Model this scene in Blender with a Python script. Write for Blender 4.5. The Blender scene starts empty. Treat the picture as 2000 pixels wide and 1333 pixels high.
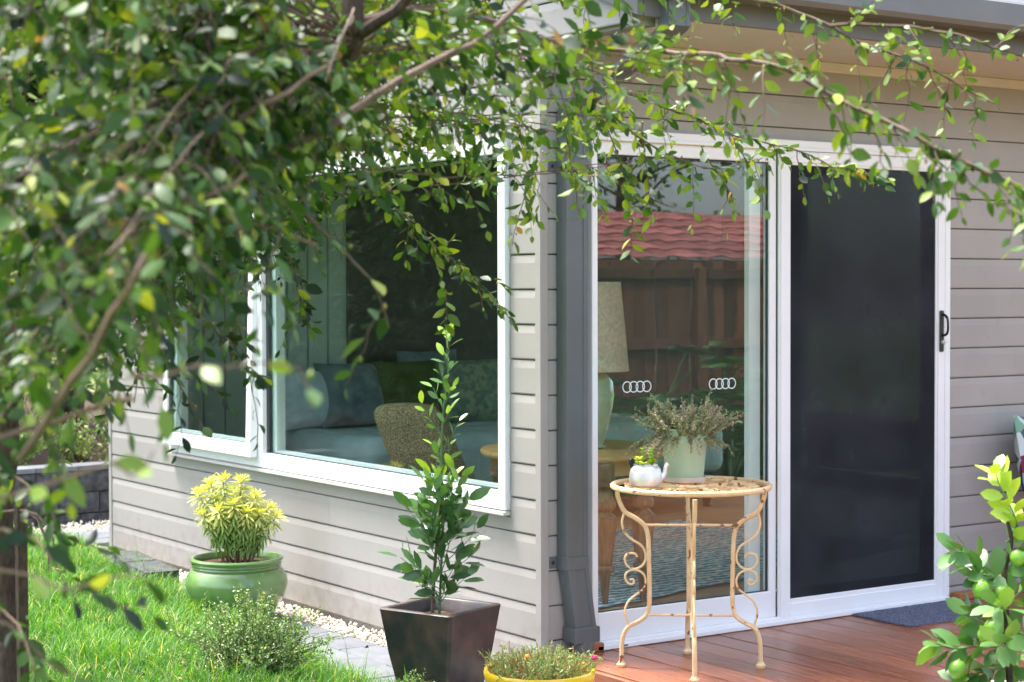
import bpy, math, random
import numpy as np
from mathutils import Vector, Matrix
R = math.radians
rng = np.random.default_rng(7); random.seed(7)
S = bpy.context.scene
COL = S.collection

# ------------------------------------------------------------------ camera
F = 3525.0                                   # focal length in photo pixels (2000 wide)
A, PITCH, ROLL = R(55.8), R(1.58), .003
CAM = np.array([-4.12731, -5.86795, 1.45807])
_fl = np.array([math.cos(A), math.sin(A), 0]); _r = np.array([math.sin(A), -math.cos(A), 0]); _u = np.array([0, 0, 1.])
AF = _fl*math.cos(PITCH) - _u*math.sin(PITCH)
_d = -(_u*math.cos(PITCH) + _fl*math.sin(PITCH))
AR = _r + ROLL*_d; AR /= np.linalg.norm(AR)
AD = _d - ROLL*_r; AD /= np.linalg.norm(AD)
def P(x, y, d):                              # photo pixel + distance along the view axis -> point
    return CAM + (AF + AR*(x-1000)/F + AD*(y-666.5)/F)*d
def on_z(x, y, z):
    q = AF + AR*(x-1000)/F + AD*(y-666.5)/F
    return CAM + q*((z-CAM[2])/q[2])
def topx(p):
    q = np.asarray(p)-CAM; dd = q@AF
    return 1000+F*(q@AR)/dd, 666.5+F*(q@AD)/dd, dd
cd = bpy.data.cameras.new('camera'); cam = bpy.data.objects.new('camera', cd); COL.objects.link(cam)
cam.matrix_world = Matrix([[AR[0], -AD[0], -AF[0], CAM[0]], [AR[1], -AD[1], -AF[1], CAM[1]], [AR[2], -AD[2], -AF[2], CAM[2]], [0, 0, 0, 1]])
cd.sensor_width = 36; cd.lens = F/2000*36; cd.clip_start = .05; cd.clip_end = 500
cd.dof.use_dof = True; cd.dof.focus_distance = 6.7; cd.dof.aperture_fstop = 4.8; cd.dof.aperture_blades = 8
S.camera = cam

# ------------------------------------------------------------------ sky, sun, exposure
SUNV = Vector((-.17, .38, .91)).normalized()
w = bpy.data.worlds.new('World'); S.world = w; w.use_nodes = True
nt = w.node_tree; sky = nt.nodes.new('ShaderNodeTexSky'); sky.sky_type = 'NISHITA'; sky.sun_disc = False
sky.sun_elevation = math.asin(SUNV.z); sky.sun_rotation = math.atan2(SUNV.x, SUNV.y)
sky.air_density = .7; sky.dust_density = 3.0; sky.ozone_density = .4
bg = nt.nodes['Background']; bg.inputs[1].default_value = .15
hs = nt.nodes.new('ShaderNodeHueSaturation'); hs.inputs['Saturation'].default_value = .65
nt.links.new(sky.outputs[0], hs.inputs['Color']); nt.links.new(hs.outputs[0], bg.inputs[0])
sd = bpy.data.lights.new('sun', 'SUN'); sun = bpy.data.objects.new('sun', sd); COL.objects.link(sun)
sd.energy = 1.8; sd.angle = R(16); sd.color = (1, .97, .92)
sun.rotation_euler = SUNV.to_track_quat('Z', 'Y').to_euler(); sun.location = (-6, 4, 9)
S.view_settings.view_transform = 'Standard'; S.view_settings.look = 'None'
S.view_settings.exposure = 2.55; S.view_settings.gamma = 1

# ------------------------------------------------------------------ materials
def mat(name, col, rough=.5, var=.08, scale=8, bump=0, bscale=60, spec=.5, metal=0, rnd=0, col2=None, trans=0, tint=None, stretch=None, lo=.35, hi=.65, coat=0, detail=4):
    m = bpy.data.materials.new(name); m.use_nodes = True; t = m.node_tree; n = t.nodes; L = t.links
    b = n['Principled BSDF']; b.inputs['Roughness'].default_value = rough; b.inputs['Metallic'].default_value = metal
    b.inputs['Specular IOR Level'].default_value = spec; b.inputs['Coat Weight'].default_value = coat
    tc = n.new('ShaderNodeTexCoord'); mp = n.new('ShaderNodeMapping'); L.new(tc.outputs['Object'], mp.inputs[0])
    if stretch: mp.inputs['Scale'].default_value = stretch
    no = n.new('ShaderNodeTexNoise'); no.inputs['Scale'].default_value = scale; no.inputs['Detail'].default_value = detail; L.new(mp.outputs[0], no.inputs[0])
    if tint:
        at = n.new('ShaderNodeAttribute'); at.attribute_name = 'tint'
        rp = n.new('ShaderNodeValToRGB'); el = rp.color_ramp.elements
        while len(el) < len(tint): el.new(.5)
        for e, (p, c) in zip(el, tint): e.position = p; e.color = (*c, 1)
        L.new(at.outputs['Fac'], rp.inputs[0]); csrc = rp.outputs[0]
    else:
        mr = n.new('ShaderNodeMapRange'); mr.inputs[1].default_value = lo; mr.inputs[2].default_value = hi; L.new(no.outputs[0], mr.inputs[0])
        mx = n.new('ShaderNodeMix'); mx.data_type = 'RGBA'; L.new(mr.outputs[0], mx.inputs[0])
        c2 = col2 or tuple(min(1, c*(1+var)) for c in col); c1 = col if col2 else tuple(c*(1-var) for c in col)
        mx.inputs[6].default_value = (*c1, 1); mx.inputs[7].default_value = (*c2, 1); csrc = mx.outputs[2]
    if rnd:
        oi = n.new('ShaderNodeObjectInfo'); m2 = n.new('ShaderNodeMapRange'); m2.inputs[3].default_value = 1-rnd; m2.inputs[4].default_value = 1+rnd
        L.new(oi.outputs['Random'], m2.inputs[0]); vm = n.new('ShaderNodeVectorMath'); vm.operation = 'SCALE'
        L.new(csrc, vm.inputs[0]); L.new(m2.outputs[0], vm.inputs['Scale']); csrc = vm.outputs[0]
    L.new(csrc, b.inputs['Base Color'])
    if bump:
        nb = n.new('ShaderNodeTexNoise'); nb.inputs['Scale'].default_value = bscale; nb.inputs['Detail'].default_value = 5; L.new(mp.outputs[0], nb.inputs[0])
        bp = n.new('ShaderNodeBump'); bp.inputs['Strength'].default_value = bump; bp.inputs['Distance'].default_value = .01
        L.new(nb.outputs[0], bp.inputs['Height']); L.new(bp.outputs[0], b.inputs['Normal'])
    if trans:
        tr = n.new('ShaderNodeBsdfTranslucent'); ms = n.new('ShaderNodeMixShader'); ms.inputs[0].default_value = trans
        g = n.new('ShaderNodeVectorMath'); g.operation = 'MULTIPLY'; g.inputs[1].default_value = (1.5, 1.35, .45); L.new(csrc, g.inputs[0]); L.new(g.outputs[0], tr.inputs[0])
        L.new(b.outputs[0], ms.inputs[1]); L.new(tr.outputs[0], ms.inputs[2]); L.new(ms.outputs[0], n['Material Output'].inputs[0])
    return m
def glass(name, tint, f0, wav):
    m = bpy.data.materials.new(name); m.use_nodes = True; t = m.node_tree; n = t.nodes; L = t.links
    n.remove(n['Principled BSDF'])
    tb = n.new('ShaderNodeBsdfTransparent'); tb.inputs[0].default_value = (*tint, 1)
    gl = n.new('ShaderNodeBsdfGlossy'); gl.inputs['Roughness'].default_value = .003
    lw = n.new('ShaderNodeLayerWeight'); lw.inputs[0].default_value = .5
    pw = n.new('ShaderNodeMath'); pw.operation = 'POWER'; pw.inputs[1].default_value = 5; L.new(lw.outputs['Facing'], pw.inputs[0])
    ma = n.new('ShaderNodeMath'); ma.operation = 'MULTIPLY_ADD'; ma.inputs[1].default_value = .9; ma.inputs[2].default_value = f0; L.new(pw.outputs[0], ma.inputs[0])
    no = n.new('ShaderNodeTexNoise'); no.inputs['Scale'].default_value = 2.2; tc = n.new('ShaderNodeTexCoord'); L.new(tc.outputs['Object'], no.inputs[0])
    bp = n.new('ShaderNodeBump'); bp.inputs['Strength'].default_value = wav; bp.inputs['Distance'].default_value = .02; L.new(no.outputs[0], bp.inputs['Height']); L.new(bp.outputs[0], gl.inputs['Normal'])
    ms = n.new('ShaderNodeMixShader'); L.new(ma.outputs[0], ms.inputs[0]); L.new(tb.outputs[0], ms.inputs[1]); L.new(gl.outputs[0], ms.inputs[2])
    L.new(ms.outputs[0], n['Material Output'].inputs[0]); return m
M = {}
M['siding'] = mat('siding', (.345, .322, .302), .55, .04, 3, .05, 90, .3, rnd=.025, stretch=(1, .3, 1))
M['white'] = mat('white_aluminium', (.80, .80, .81), .35, .02, 6)
M['reveal'] = mat('inner_frame', (.74, .76, .76), .4, .03)
M['gasket'] = mat('gasket', (.02, .025, .03), .5)
M['glass'] = glass('window_glass', (.90, .965, .945), .058, .008)
M['doorglass'] = glass('door_glass', (.93, .97, .955), .07, .03)
M['pipe'] = mat('downpipe_steel', (.105, .118, .122), .38, .06, 5, spec=.5)
M['gutter'] = mat('gutter_steel', (.13, .128, .127), .5, .05)
M['soffit'] = mat('soffit', (.58, .55, .52), .6, .03)
M['roof'] = mat('roof_steel', (.07, .07, .072), .5, .05)
M['deck'] = mat('deck_timber', (.23, .068, .030), .27, 0, 6, .12, 30, .5, rnd=.28, col2=(.36, .145, .075), stretch=(14, 1, 4), lo=.3, hi=.75)
M['batten'] = mat('batten_timber', (.36, .13, .05), .5, .2, 12, .1, 40, stretch=(1, 8, 8))
M['mat'] = mat('mat_pile', (.075, .085, .13), .95, 0, 160, .8, 260, .1, col2=(.24, .26, .34), lo=.38, hi=.66)
M['paver'] = mat('paver', (.125, .13, .145), .8, .12, 9, .25, 90, .3, rnd=.12)
M['pale'] = mat('concrete_edge', (.30, .30, .285), .85, .12, 7, .2, 70, .3)
M['pebble'] = mat('pebble', (.62, .55, .45), .7, .1, 30, tint=[(0, (.40, .31, .21)), (.4, (.62, .54, .43)), (1, (.78, .74, .67))])
M['block'] = mat('retaining_block', (.05, .052, .056), .85, .4, 18, .5, 60, .3, rnd=.15)
M['soil'] = mat('soil', (.06, .04, .025), .95, .5, 25, .9, 60, .1)
M['ground'] = mat('ground', (.12, .15, .045), .95, .3, 3, .4, 20, .1)
M['lawn'] = mat('lawn_soil', (.055, .12, .02), .95, .35, 5, .5, 40, .1)
M['grass'] = mat('grass_blade', (.1, .2, .03), .5, trans=.45, tint=[(0, (.018, .085, .007)), (.55, (.062, .21, .016)), (.9, (.14, .32, .035)), (1, (.45, .42, .18))], spec=.3)
M['bark'] = mat('bark', (.06, .04, .03), .8, .3, 30, .5, 120, .2, stretch=(3, 3, 1))
M['twig'] = mat('twig_bark', (.115, .072, .05), .7, .25, 40, .2, 100, .3)
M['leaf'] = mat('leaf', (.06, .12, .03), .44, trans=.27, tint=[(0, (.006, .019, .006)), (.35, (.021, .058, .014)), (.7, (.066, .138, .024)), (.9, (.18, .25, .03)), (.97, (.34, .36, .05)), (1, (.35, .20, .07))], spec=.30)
M['bay'] = mat('bay_leaf', (.05, .12, .03), .3, trans=.2, tint=[(0, (.045, .11, .05)), (.5, (.08, .185, .055)), (.8, (.17, .33, .055)), (1, (.30, .48, .05))], spec=.6)
M['lime'] = mat('lime_leaf', (.1, .2, .04), .42, trans=.16, tint=[(0, (.045, .13, .03)), (.5, (.09, .21, .045)), (.8, (.22, .38, .05)), (1, (.40, .55, .045))], spec=.55)
M['limefruit'] = mat('lime_rind', (.16, .34, .03), .33, .25, 6, .12, 250, .5, coat=.15)
M['euph'] = mat('variegated_leaf', (.3, .4, .1), .45, trans=.25, tint=[(0, (.10, .20, .05)), (.35, (.22, .36, .07)), (.55, (.52, .55, .24)), (.78, (.66, .66, .09)), (.93, (.58, .64, .05)), (1, (.72, .42, .06))], spec=.3)
M['euphstem'] = mat('euphorbia_stem', (.16, .075, .045), .6, .2)
M['thyme'] = mat('thyme_leaf', (.2, .22, .13), .6, trans=.15, tint=[(0, (.15, .19, .09)), (.5, (.31, .34, .20)), (.8, (.42, .36, .27)), (1, (.40, .26, .25))], spec=.3)
M['thymestem'] = mat('thyme_stem', (.30, .20, .14), .7, .2)
M['shrub'] = mat('shrub_leaf', (.06, .12, .04), .4, trans=.2, tint=[(0, (.065, .125, .04)), (.5, (.13, .24, .07)), (.85, (.25, .39, .09)), (1, (.35, .33, .13))], spec=.5)
M['port'] = mat('portulaca', (.2, .25, .1), .5, trans=.2, tint=[(0, (.12, .22, .07)), (.4, (.24, .36, .12)), (.7, (.40, .34, .13)), (.88, (.36, .15, .08)), (1, (.5, .6, .08))], spec=.4)
M['magenta'] = mat('magenta_petal', (.62, .01, .12), .5, .1); M['orange'] = mat('orange_petal', (.85, .33, .02), .5, .1)
M['yellow'] = mat('yellow_glaze', (.75, .47, .008), .25, .05, 4, spec=.5, coat=.4)
M['greenpot'] = mat('green_glaze', (.10, .195, .055), .2, 0, 5, spec=.5, coat=.5, col2=(.165, .275, .095))
M['blackpot'] = mat('dark_glaze', (.018, .019, .021), .42, 0, 9, .1, 60, .5, coat=.06, col2=(.078, .047, .037), lo=.4, hi=.7, detail=8)
M['iron'] = mat('cream_paint', (.64, .42, .20), .45, 0, 26, .15, 90, .45, col2=(.72, .54, .32), lo=.3, hi=.7)
M['bucket'] = mat('sage_enamel', (.37, .49, .34), .35, .05, 4, coat=.2)
M['saucer'] = mat('saucer', (.62, .57, .50), .5, .08)
M['alu'] = mat('aluminium', (.70, .70, .71), .52, .12, 12, .2, 60, metal=1)
M['black'] = mat('black_plastic', (.012, .013, .014), .3)
M['succ'] = mat('succulent', (.3, .45, .05), .4, trans=.25, tint=[(0, (.14, .30, .04)), (.6, (.36, .52, .06)), (1, (.62, .66, .06))])
M['lining'] = mat('lining_board', (.45, .52, .48), .6, .04, 3)
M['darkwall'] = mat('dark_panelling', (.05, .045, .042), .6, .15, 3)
M['ceil'] = mat('plaster', (.8, .8, .78), .8, .02)
M['ifloor'] = mat('floor_board', (.42, .23, .12), .35, 0, 5, .05, 40, rnd=.15, col2=(.55, .34, .20), stretch=(1, 12, 4))
M['wood'] = mat('pine_wood', (.50, .27, .10), .42, 0, 5, .05, 30, col2=(.62, .38, .16), stretch=(1, 9, 9))
M['oldwood'] = mat('turned_oak', (.17, .09, .045), .5, 0, 7, .12, 40, col2=(.29, .17, .09), stretch=(10, 10, 1))
M['teal'] = mat('teal_quilt', (.42, .54, .54), .9, .12, 5, .25, 120, .15)
M['cush_blue'] = mat('slate_blue_linen', (.15, .19, .21), .9, .3, 9, .2, 160, .1); M['cush_pale'] = mat('pale_blue_linen', (.45, .54, .58), .9, .12, 9, .2, 160, .1)
M['cush_olive'] = mat('olive_linen', (.075, .10, .035), .9, .2, 9, .2, 160, .1); M['cush_print'] = mat('botanical_print', (.15, .20, .17), .9, 0, 22, .2, 160, .1, col2=(.30, .34, .22), lo=.42, hi=.6)
M['tweed'] = mat('tweed', (.20, .14, .07), .95, 0, 150, .7, 190, .1, col2=(.55, .43, .25), lo=.4, hi=.62)
M['shade'] = mat('linen_shade', (.74, .68, .54), .9, .12, 60, .2, 200, .1, trans=.25)
M['ceramic'] = mat('celadon_ceramic', (.42, .50, .36), .25, 0, 9, spec=.5, coat=.3, col2=(.54, .60, .42))
M['dried'] = mat('dried_flower', (.40, .12, .06), .8, .2)
M['fence'] = mat('fence_paling', (.16, .07, .038), .75, .3, 4, .2, 50, rnd=.55, stretch=(6, 6, 1))
M['redroof'] = mat('red_roof_tile', (.38, .125, .12), .6, .4, 5, .2, 30, rnd=.25)
M['brick'] = mat('shed_wall', (.30, .22, .18), .8, .1)
M['phil'] = mat('split_leaf', (.03, .09, .03), .35, trans=.25, tint=[(0, (.04, .12, .035)), (1, (.11, .26, .08))])
M['conifer'] = mat('conifer_leaf', (.02, .05, .02), .6, trans=.1, tint=[(0, (.022, .055, .022)), (.6, (.065, .125, .05)), (1, (.16, .24, .09))], spec=.2)
M['broad'] = mat('broad_leaf', (.03, .07, .02), .45, trans=.25, tint=[(0, (.03, .07, .02)), (.6, (.06, .13, .03)), (1, (.14, .22, .05))], spec=.3)
M['decal'] = mat('decal_film', (.72, .80, .78), .5, .02)
M['dkmetal'] = mat('chair_metal', (.04, .04, .045), .4)
def screen_mat():
    m = mat('screen_mesh', (.030, .032, .038), .8, .3, 2.5, .5, 900, spec=.04); n = m.node_tree.nodes; L = m.node_tree.links
    tb = n.new('ShaderNodeBsdfTransparent'); ms = n.new('ShaderNodeMixShader'); ms.inputs[0].default_value = .13
    L.new(n['Principled BSDF'].outputs[0], ms.inputs[1]); L.new(tb.outputs[0], ms.inputs[2]); L.new(ms.outputs[0], n['Material Output'].inputs[0]); return m
M['screen'] = screen_mat()
def rust(m):                                  # chips of rust on the painted iron
    n = m.node_tree.nodes; L = m.node_tree.links; b = n['Principled BSDF']; src = b.inputs['Base Color'].links[0].from_socket
    tc = n.new('ShaderNodeTexCoord'); no = n.new('ShaderNodeTexNoise'); no.inputs['Scale'].default_value = 30; no.inputs['Detail'].default_value = 6; L.new(tc.outputs['Object'], no.inputs[0])
    mr = n.new('ShaderNodeMapRange'); mr.inputs[1].default_value = .61; mr.inputs[2].default_value = .65; L.new(no.outputs[0], mr.inputs[0])
    mx = n.new('ShaderNodeMix'); mx.data_type = 'RGBA'; L.new(mr.outputs[0], mx.inputs[0]); L.new(src, mx.inputs[6]); mx.inputs[7].default_value = (.20, .065, .025, 1); L.new(mx.outputs[2], b.inputs['Base Color'])
rust(M['iron'])
def splash(m):                                # soil splashed on the lowest boards, faint runs elsewhere
    n = m.node_tree.nodes; L = m.node_tree.links; b = n['Principled BSDF']; src = b.inputs['Base Color'].links[0].from_socket
    tc = n.new('ShaderNodeTexCoord'); sx = n.new('ShaderNodeSeparateXYZ'); L.new(tc.outputs['Object'], sx.inputs[0])
    no = n.new('ShaderNodeTexNoise'); no.inputs['Scale'].default_value = 14; no.inputs['Detail'].default_value = 8; L.new(tc.outputs['Object'], no.inputs[0])
    mr = n.new('ShaderNodeMapRange'); mr.inputs[1].default_value = .36; mr.inputs[2].default_value = .02; mr.inputs[3].default_value = 0; mr.inputs[4].default_value = .30; L.new(sx.outputs[2], mr.inputs[0])
    ad = n.new('ShaderNodeMath'); ad.operation = 'ADD'; L.new(no.outputs[0], ad.inputs[0]); L.new(mr.outputs[0], ad.inputs[1])
    m2 = n.new('ShaderNodeMapRange'); m2.inputs[1].default_value = .62; m2.inputs[2].default_value = .9; m2.inputs[4].default_value = .35; L.new(ad.outputs[0], m2.inputs[0])
    mp = n.new('ShaderNodeMapping'); mp.inputs['Scale'].default_value = (9, 9, .7); L.new(tc.outputs['Object'], mp.inputs[0]); n2 = n.new('ShaderNodeTexNoise'); n2.inputs['Scale'].default_value = 2.5; n2.inputs['Detail'].default_value = 6; L.new(mp.outputs[0], n2.inputs[0])
    m3 = n.new('ShaderNodeMapRange'); m3.inputs[1].default_value = .5; m3.inputs[2].default_value = .8; m3.inputs[4].default_value = .05; L.new(n2.outputs[0], m3.inputs[0]); mxm = n.new('ShaderNodeMath'); mxm.operation = 'MAXIMUM'; L.new(m2.outputs[0], mxm.inputs[0]); L.new(m3.outputs[0], mxm.inputs[1])
    mx = n.new('ShaderNodeMix'); mx.data_type = 'RGBA'; L.new(mxm.outputs[0], mx.inputs[0]); L.new(src, mx.inputs[6]); mx.inputs[7].default_value = (.17, .14, .11, 1); L.new(mx.outputs[2], b.inputs['Base Color'])
splash(M['siding'])
def zig(name, c1, c2, c3):                    # woven chevron rug
    m = mat(name, c1, .95, .1, 9, spec=.1); n = m.node_tree.nodes; L = m.node_tree.links; b = n['Principled BSDF']
    tc = n.new('ShaderNodeTexCoord'); wv = n.new('ShaderNodeTexWave'); wv.inputs['Scale'].default_value = 5.5; wv.inputs['Distortion'].default_value = 5; wv.inputs['Detail Scale'].default_value = 4; wv.bands_direction = 'Y'
    L.new(tc.outputs['Object'], wv.inputs[0]); rp = n.new('ShaderNodeValToRGB'); e = rp.color_ramp.elements; e.new(.5)
    for q, (p, c) in zip(e, ((.1, c1), (.5, c2), (.9, c3))): q.position = p; q.color = (*c, 1)
    L.new(wv.outputs[0], rp.inputs[0]); L.new(rp.outputs[0], b.inputs['Base Color'])
    bp = n.new('ShaderNodeBump'); bp.inputs['Strength'].default_value = .6; bp.inputs['Distance'].default_value = .01; L.new(wv.outputs[0], bp.inputs['Height']); L.new(bp.outputs[0], b.inputs['Normal']); return m
M['rug'] = zig('woven_rug', (.07, .25, .35), (.24, .43, .48), (.72, .78, .76))
def floral(name):
    m = mat(name, (.1, .1, .1), .85, .1, 9, spec=.2); n = m.node_tree.nodes; L = m.node_tree.links; b = n['Principled BSDF']
    tc = n.new('ShaderNodeTexCoord'); no = n.new('ShaderNodeTexNoise'); no.inputs['Scale'].default_value = 7; L.new(tc.outputs['Object'], no.inputs[0])
    mixv = n.new('ShaderNodeMix'); mixv.data_type = 'VECTOR'; mixv.inputs[0].default_value = .12; L.new(tc.outputs['Object'], mixv.inputs[4]); L.new(no.outputs[1], mixv.inputs[5])
    vo = n.new('ShaderNodeTexVoronoi'); vo.inputs['Scale'].default_value = 16; L.new(mixv.outputs[1], vo.inputs[0]); sp = n.new('ShaderNodeSeparateColor'); L.new(vo.outputs['Color'], sp.inputs[0])
    rp = n.new('ShaderNodeValToRGB'); rp.color_ramp.interpolation = 'CONSTANT'; e = rp.color_ramp.elements
    cs = [(.03, .05, .22), (.20, .36, .26), (.17, .03, .07), (.55, .60, .58), (.05, .14, .13), (.10, .20, .42), (.70, .68, .62)]
    while len(e) < len(cs): e.new(.5)
    for i, (q, c) in enumerate(zip(e, cs)): q.position = i/len(cs); q.color = (*c, 1)
    L.new(sp.outputs[0], rp.inputs[0]); L.new(rp.outputs[0], b.inputs['Base Color']); return m
M['floral'] = floral('floral_print')

# ------------------------------------------------------------------ mesh helpers
class G:
    def __init__(s): s.v = []; s.f = []; s.t = []
    def add(s, vs, fs, tint=None):
        o = len(s.v); s.v += [tuple(map(float, q)) for q in vs]; s.f += [tuple(o+i for i in q) for q in fs]
        s.t += [tint if tint is not None else .5]*len(vs) if not hasattr(tint, '__len__') else list(tint); return s
    def box(s, a, b, bev=0):
        x0, y0, z0 = [min(p, q) for p, q in zip(a, b)]; x1, y1, z1 = [max(p, q) for p, q in zip(a, b)]
        if not bev:
            return s.add([(x0,y0,z0),(x1,y0,z0),(x1,y1,z0),(x0,y1,z0),(x0,y0,z1),(x1,y0,z1),(x1,y1,z1),(x0,y1,z1)],
                         [(3,2,1,0),(4,5,6,7),(0,1,5,4),(1,2,6,5),(2,3,7,6),(3,0,4,7)])
        e = bev; vs = []                       # chamfered box: 24 points
        for sx in (0, 1):
            for sy in (0, 1):
                for sz in (0, 1):
                    X, Y, Z = (x0, x1)[sx], (y0, y1)[sy], (z0, z1)[sz]; dx, dy, dz = (e, -e)[sx], (e, -e)[sy], (e, -e)[sz]
                    vs += [(X, Y+dy, Z+dz), (X+dx, Y, Z+dz), (X+dx, Y+dy, Z)]
        I = lambda a, b, c, k: (a*4+b*2+c)*3+k
        fs = [(I(0,0,0,0),I(0,0,1,0),I(0,1,1,0),I(0,1,0,0)), (I(1,0,0,0),I(1,1,0,0),I(1,1,1,0),I(1,0,1,0)),
              (I(0,0,0,1),I(1,0,0,1),I(1,0,1,1),I(0,0,1,1)), (I(0,1,0,1),I(0,1,1,1),I(1,1,1,1),I(1,1,0,1)),
              (I(0,0,0,2),I(0,1,0,2),I(1,1,0,2),I(1,0,0,2)), (I(0,0,1,2),I(1,0,1,2),I(1,1,1,2),I(0,1,1,2))]
        for a in (0, 1):
            for b_ in (0, 1):
                fs += [(I(a,b_,0,0),I(a,b_,1,0),I(a,b_,1,1),I(a,b_,0,1)), (I(a,0,b_,0),I(a,1,b_,0),I(a,1,b_,2),I(a,0,b_,2)), (I(0,a,b_,1),I(1,a,b_,1),I(1,a,b_,2),I(0,a,b_,2))]
                for c in (0, 1): fs.append((I(a,b_,c,0),I(a,b_,c,1),I(a,b_,c,2)))
        return s.add(vs, fs)
    def tube(s, pts, rad, n=6, tint=None, flat=None, cap=True):
        pts = np.array(pts, float); k = len(pts); rad = np.broadcast_to(np.array(rad, float), (k,)) if np.ndim(rad) == 0 or len(np.atleast_1d(rad)) == k else np.interp(np.linspace(0, 1, k), np.linspace(0, 1, len(rad)), rad)
        T = np.gradient(pts, axis=0); T /= np.linalg.norm(T, axis=1)[:, None]+1e-12
        ref = np.array([0, 0, 1.]) if abs(T[0, 2]) < .9 else np.array([1., 0, 0]); vs = []
        for i in range(k):
            a = ref-T[i]*(ref@T[i]); a /= np.linalg.norm(a)+1e-12; ref = a; b = np.cross(T[i], a)
            for j in range(n):
                th = 2*math.pi*j/n+math.pi/n; fa, fb = (1, 1) if flat is None else flat
                vs.append(pts[i]+(a*math.cos(th)*fa+b*math.sin(th)*fb)*rad[i])
        fs = [(i*n+j, i*n+(j+1) % n, (i+1)*n+(j+1) % n, (i+1)*n+j) for i in range(k-1) for j in range(n)]
        if cap: fs += [tuple(range(n))[::-1], tuple((k-1)*n+j for j in range(n))]
        return s.add(vs, fs, tint)
    def lathe(s, prof, n=40, c=(0, 0, 0)):
        vs = [(c[0]+r*math.cos(2*math.pi*j/n), c[1]+r*math.sin(2*math.pi*j/n), c[2]+z) for r, z in prof for j in range(n)]
        fs = [(i*n+j, i*n+(j+1) % n, (i+1)*n+(j+1) % n, (i+1)*n+j) for i in range(len(prof)-1) for j in range(n)]
        fs += [tuple(range(n))[::-1], tuple((len(prof)-1)*n+j for j in range(n))]
        return s.add(vs, fs)
    def prism(s, poly, axis, a, b):            # polygon in the other two axes, extruded along axis
        n = len(poly); put = lambda p, t: {0: (t, p[0], p[1]), 1: (p[0], t, p[1]), 2: (p[0], p[1], t)}[axis]
        return s.add([put(p, a) for p in poly]+[put(p, b) for p in poly], [tuple(range(n)), tuple(range(2*n-1, n-1, -1))]+[(i, n+i, n+(i+1) % n, (i+1) % n) for i in range(n)])
    def mesh(s, name, m, smooth=False):
        me = bpy.data.meshes.new(name); me.from_pydata(s.v, [], s.f); me.update()
        at = me.attributes.new('tint', 'FLOAT', 'POINT'); at.data.foreach_set('value', np.array(s.t, np.float32))
        me.materials.append(M[m] if isinstance(m, str) else m)
        import bmesh
        bm = bmesh.new(); bm.from_mesh(me); bmesh.ops.recalc_face_normals(bm, faces=bm.faces); bm.to_mesh(me); bm.free()
        if smooth:
            me.polygons.foreach_set('use_smooth', [True]*len(me.polygons))
            if smooth != 'full': me.set_sharp_from_angle(angle=R(38))
        return me
    def build(s, name, m, parent=None, smooth=False, loc=None):
        return put(name, s.mesh(name, m, smooth), parent, loc)
def put(name, me, parent=None, loc=None, rot=None, scale=None):
    o = bpy.data.objects.new(name, me); COL.objects.link(o)
    if parent: o.parent = parent
    if loc is not None: o.location = loc
    if rot is not None: o.rotation_euler = rot
    if scale is not None: o.scale = scale
    return o
def tag(o, label=None, cat=None, group=None, kind=None):
    for k, v in (('label', label), ('category', cat), ('group', group), ('kind', kind)):
        if v: o[k] = v
    return o
def thing(name, loc, label, cat, group=None, rz=0):
    o = bpy.data.objects.new(name, None); COL.objects.link(o); o.location = loc; o.rotation_euler = (0, 0, rz); o.empty_display_size = .1
    return tag(o, label, cat, group)
def fastmesh(name, V, Fc, T, m, parent=None, smooth=False):    # numpy arrays, faces all of one size
    me = bpy.data.meshes.new(name); nf, k = Fc.shape
    me.vertices.add(len(V)); me.vertices.foreach_set('co', V.astype(np.float32).ravel())
    me.loops.add(nf*k); me.loops.foreach_set('vertex_index', Fc.astype(np.int32).ravel())
    me.polygons.add(nf); me.polygons.foreach_set('loop_start', np.arange(0, nf*k, k, dtype=np.int32)); me.polygons.foreach_set('loop_total', np.full(nf, k, np.int32))
    if smooth: me.polygons.foreach_set('use_smooth', np.ones(nf, bool))
    me.update(calc_edges=True); me.validate()
    at = me.attributes.new('tint', 'FLOAT', 'POINT'); at.data.foreach_set('value', T.astype(np.float32))
    me.materials.append(M[m]); return put(name, me, parent)
def norm(a): a = np.asarray(a, float); return a/(np.linalg.norm(a, axis=-1, keepdims=True)+1e-12)
def leaf_template(w=.45, fold=.18, curl=.18, wave=0, pet=.06, prof=(.62, 1, .72), st=(.22, .5, .78)):
    V = [(0, 0, 0), (pet, 0, 0)]                # stalk, then stations of left / mid / right, then the tip; leaf lies along +x, normal +z, length 1
    V = [(pet, 0, 0)]
    for s_, p in zip(st, prof):
        x = pet+(1-pet)*s_; hw = w*.5*p; z = -curl*s_*s_
        V += [(x, -hw, z+fold*hw+wave*math.sin(s_*17)), (x, 0, z), (x, hw, z+fold*hw+wave*math.sin(s_*17+2))]
    V.append((1, 0, -curl)); n = len(st); Q = [(0, 1, 2), (0, 2, 3)]
    for i in range(n-1):
        a = 1+3*i; Q += [(a, a+3, a+4), (a, a+4, a+1), (a+1, a+4, a+5), (a+1, a+5, a+2)]
    a = 1+3*(n-1); e = len(V)-1; Q += [(a, e, a+1), (a+1, e, a+2)]
    return np.array(V, float), np.array(Q)
def frames(d, up):                              # rows: leaf axis, side, normal
    d = norm(d); s_ = norm(np.cross(up, d)); n = np.cross(d, s_); return np.stack([d, s_, n], 1)
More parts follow.
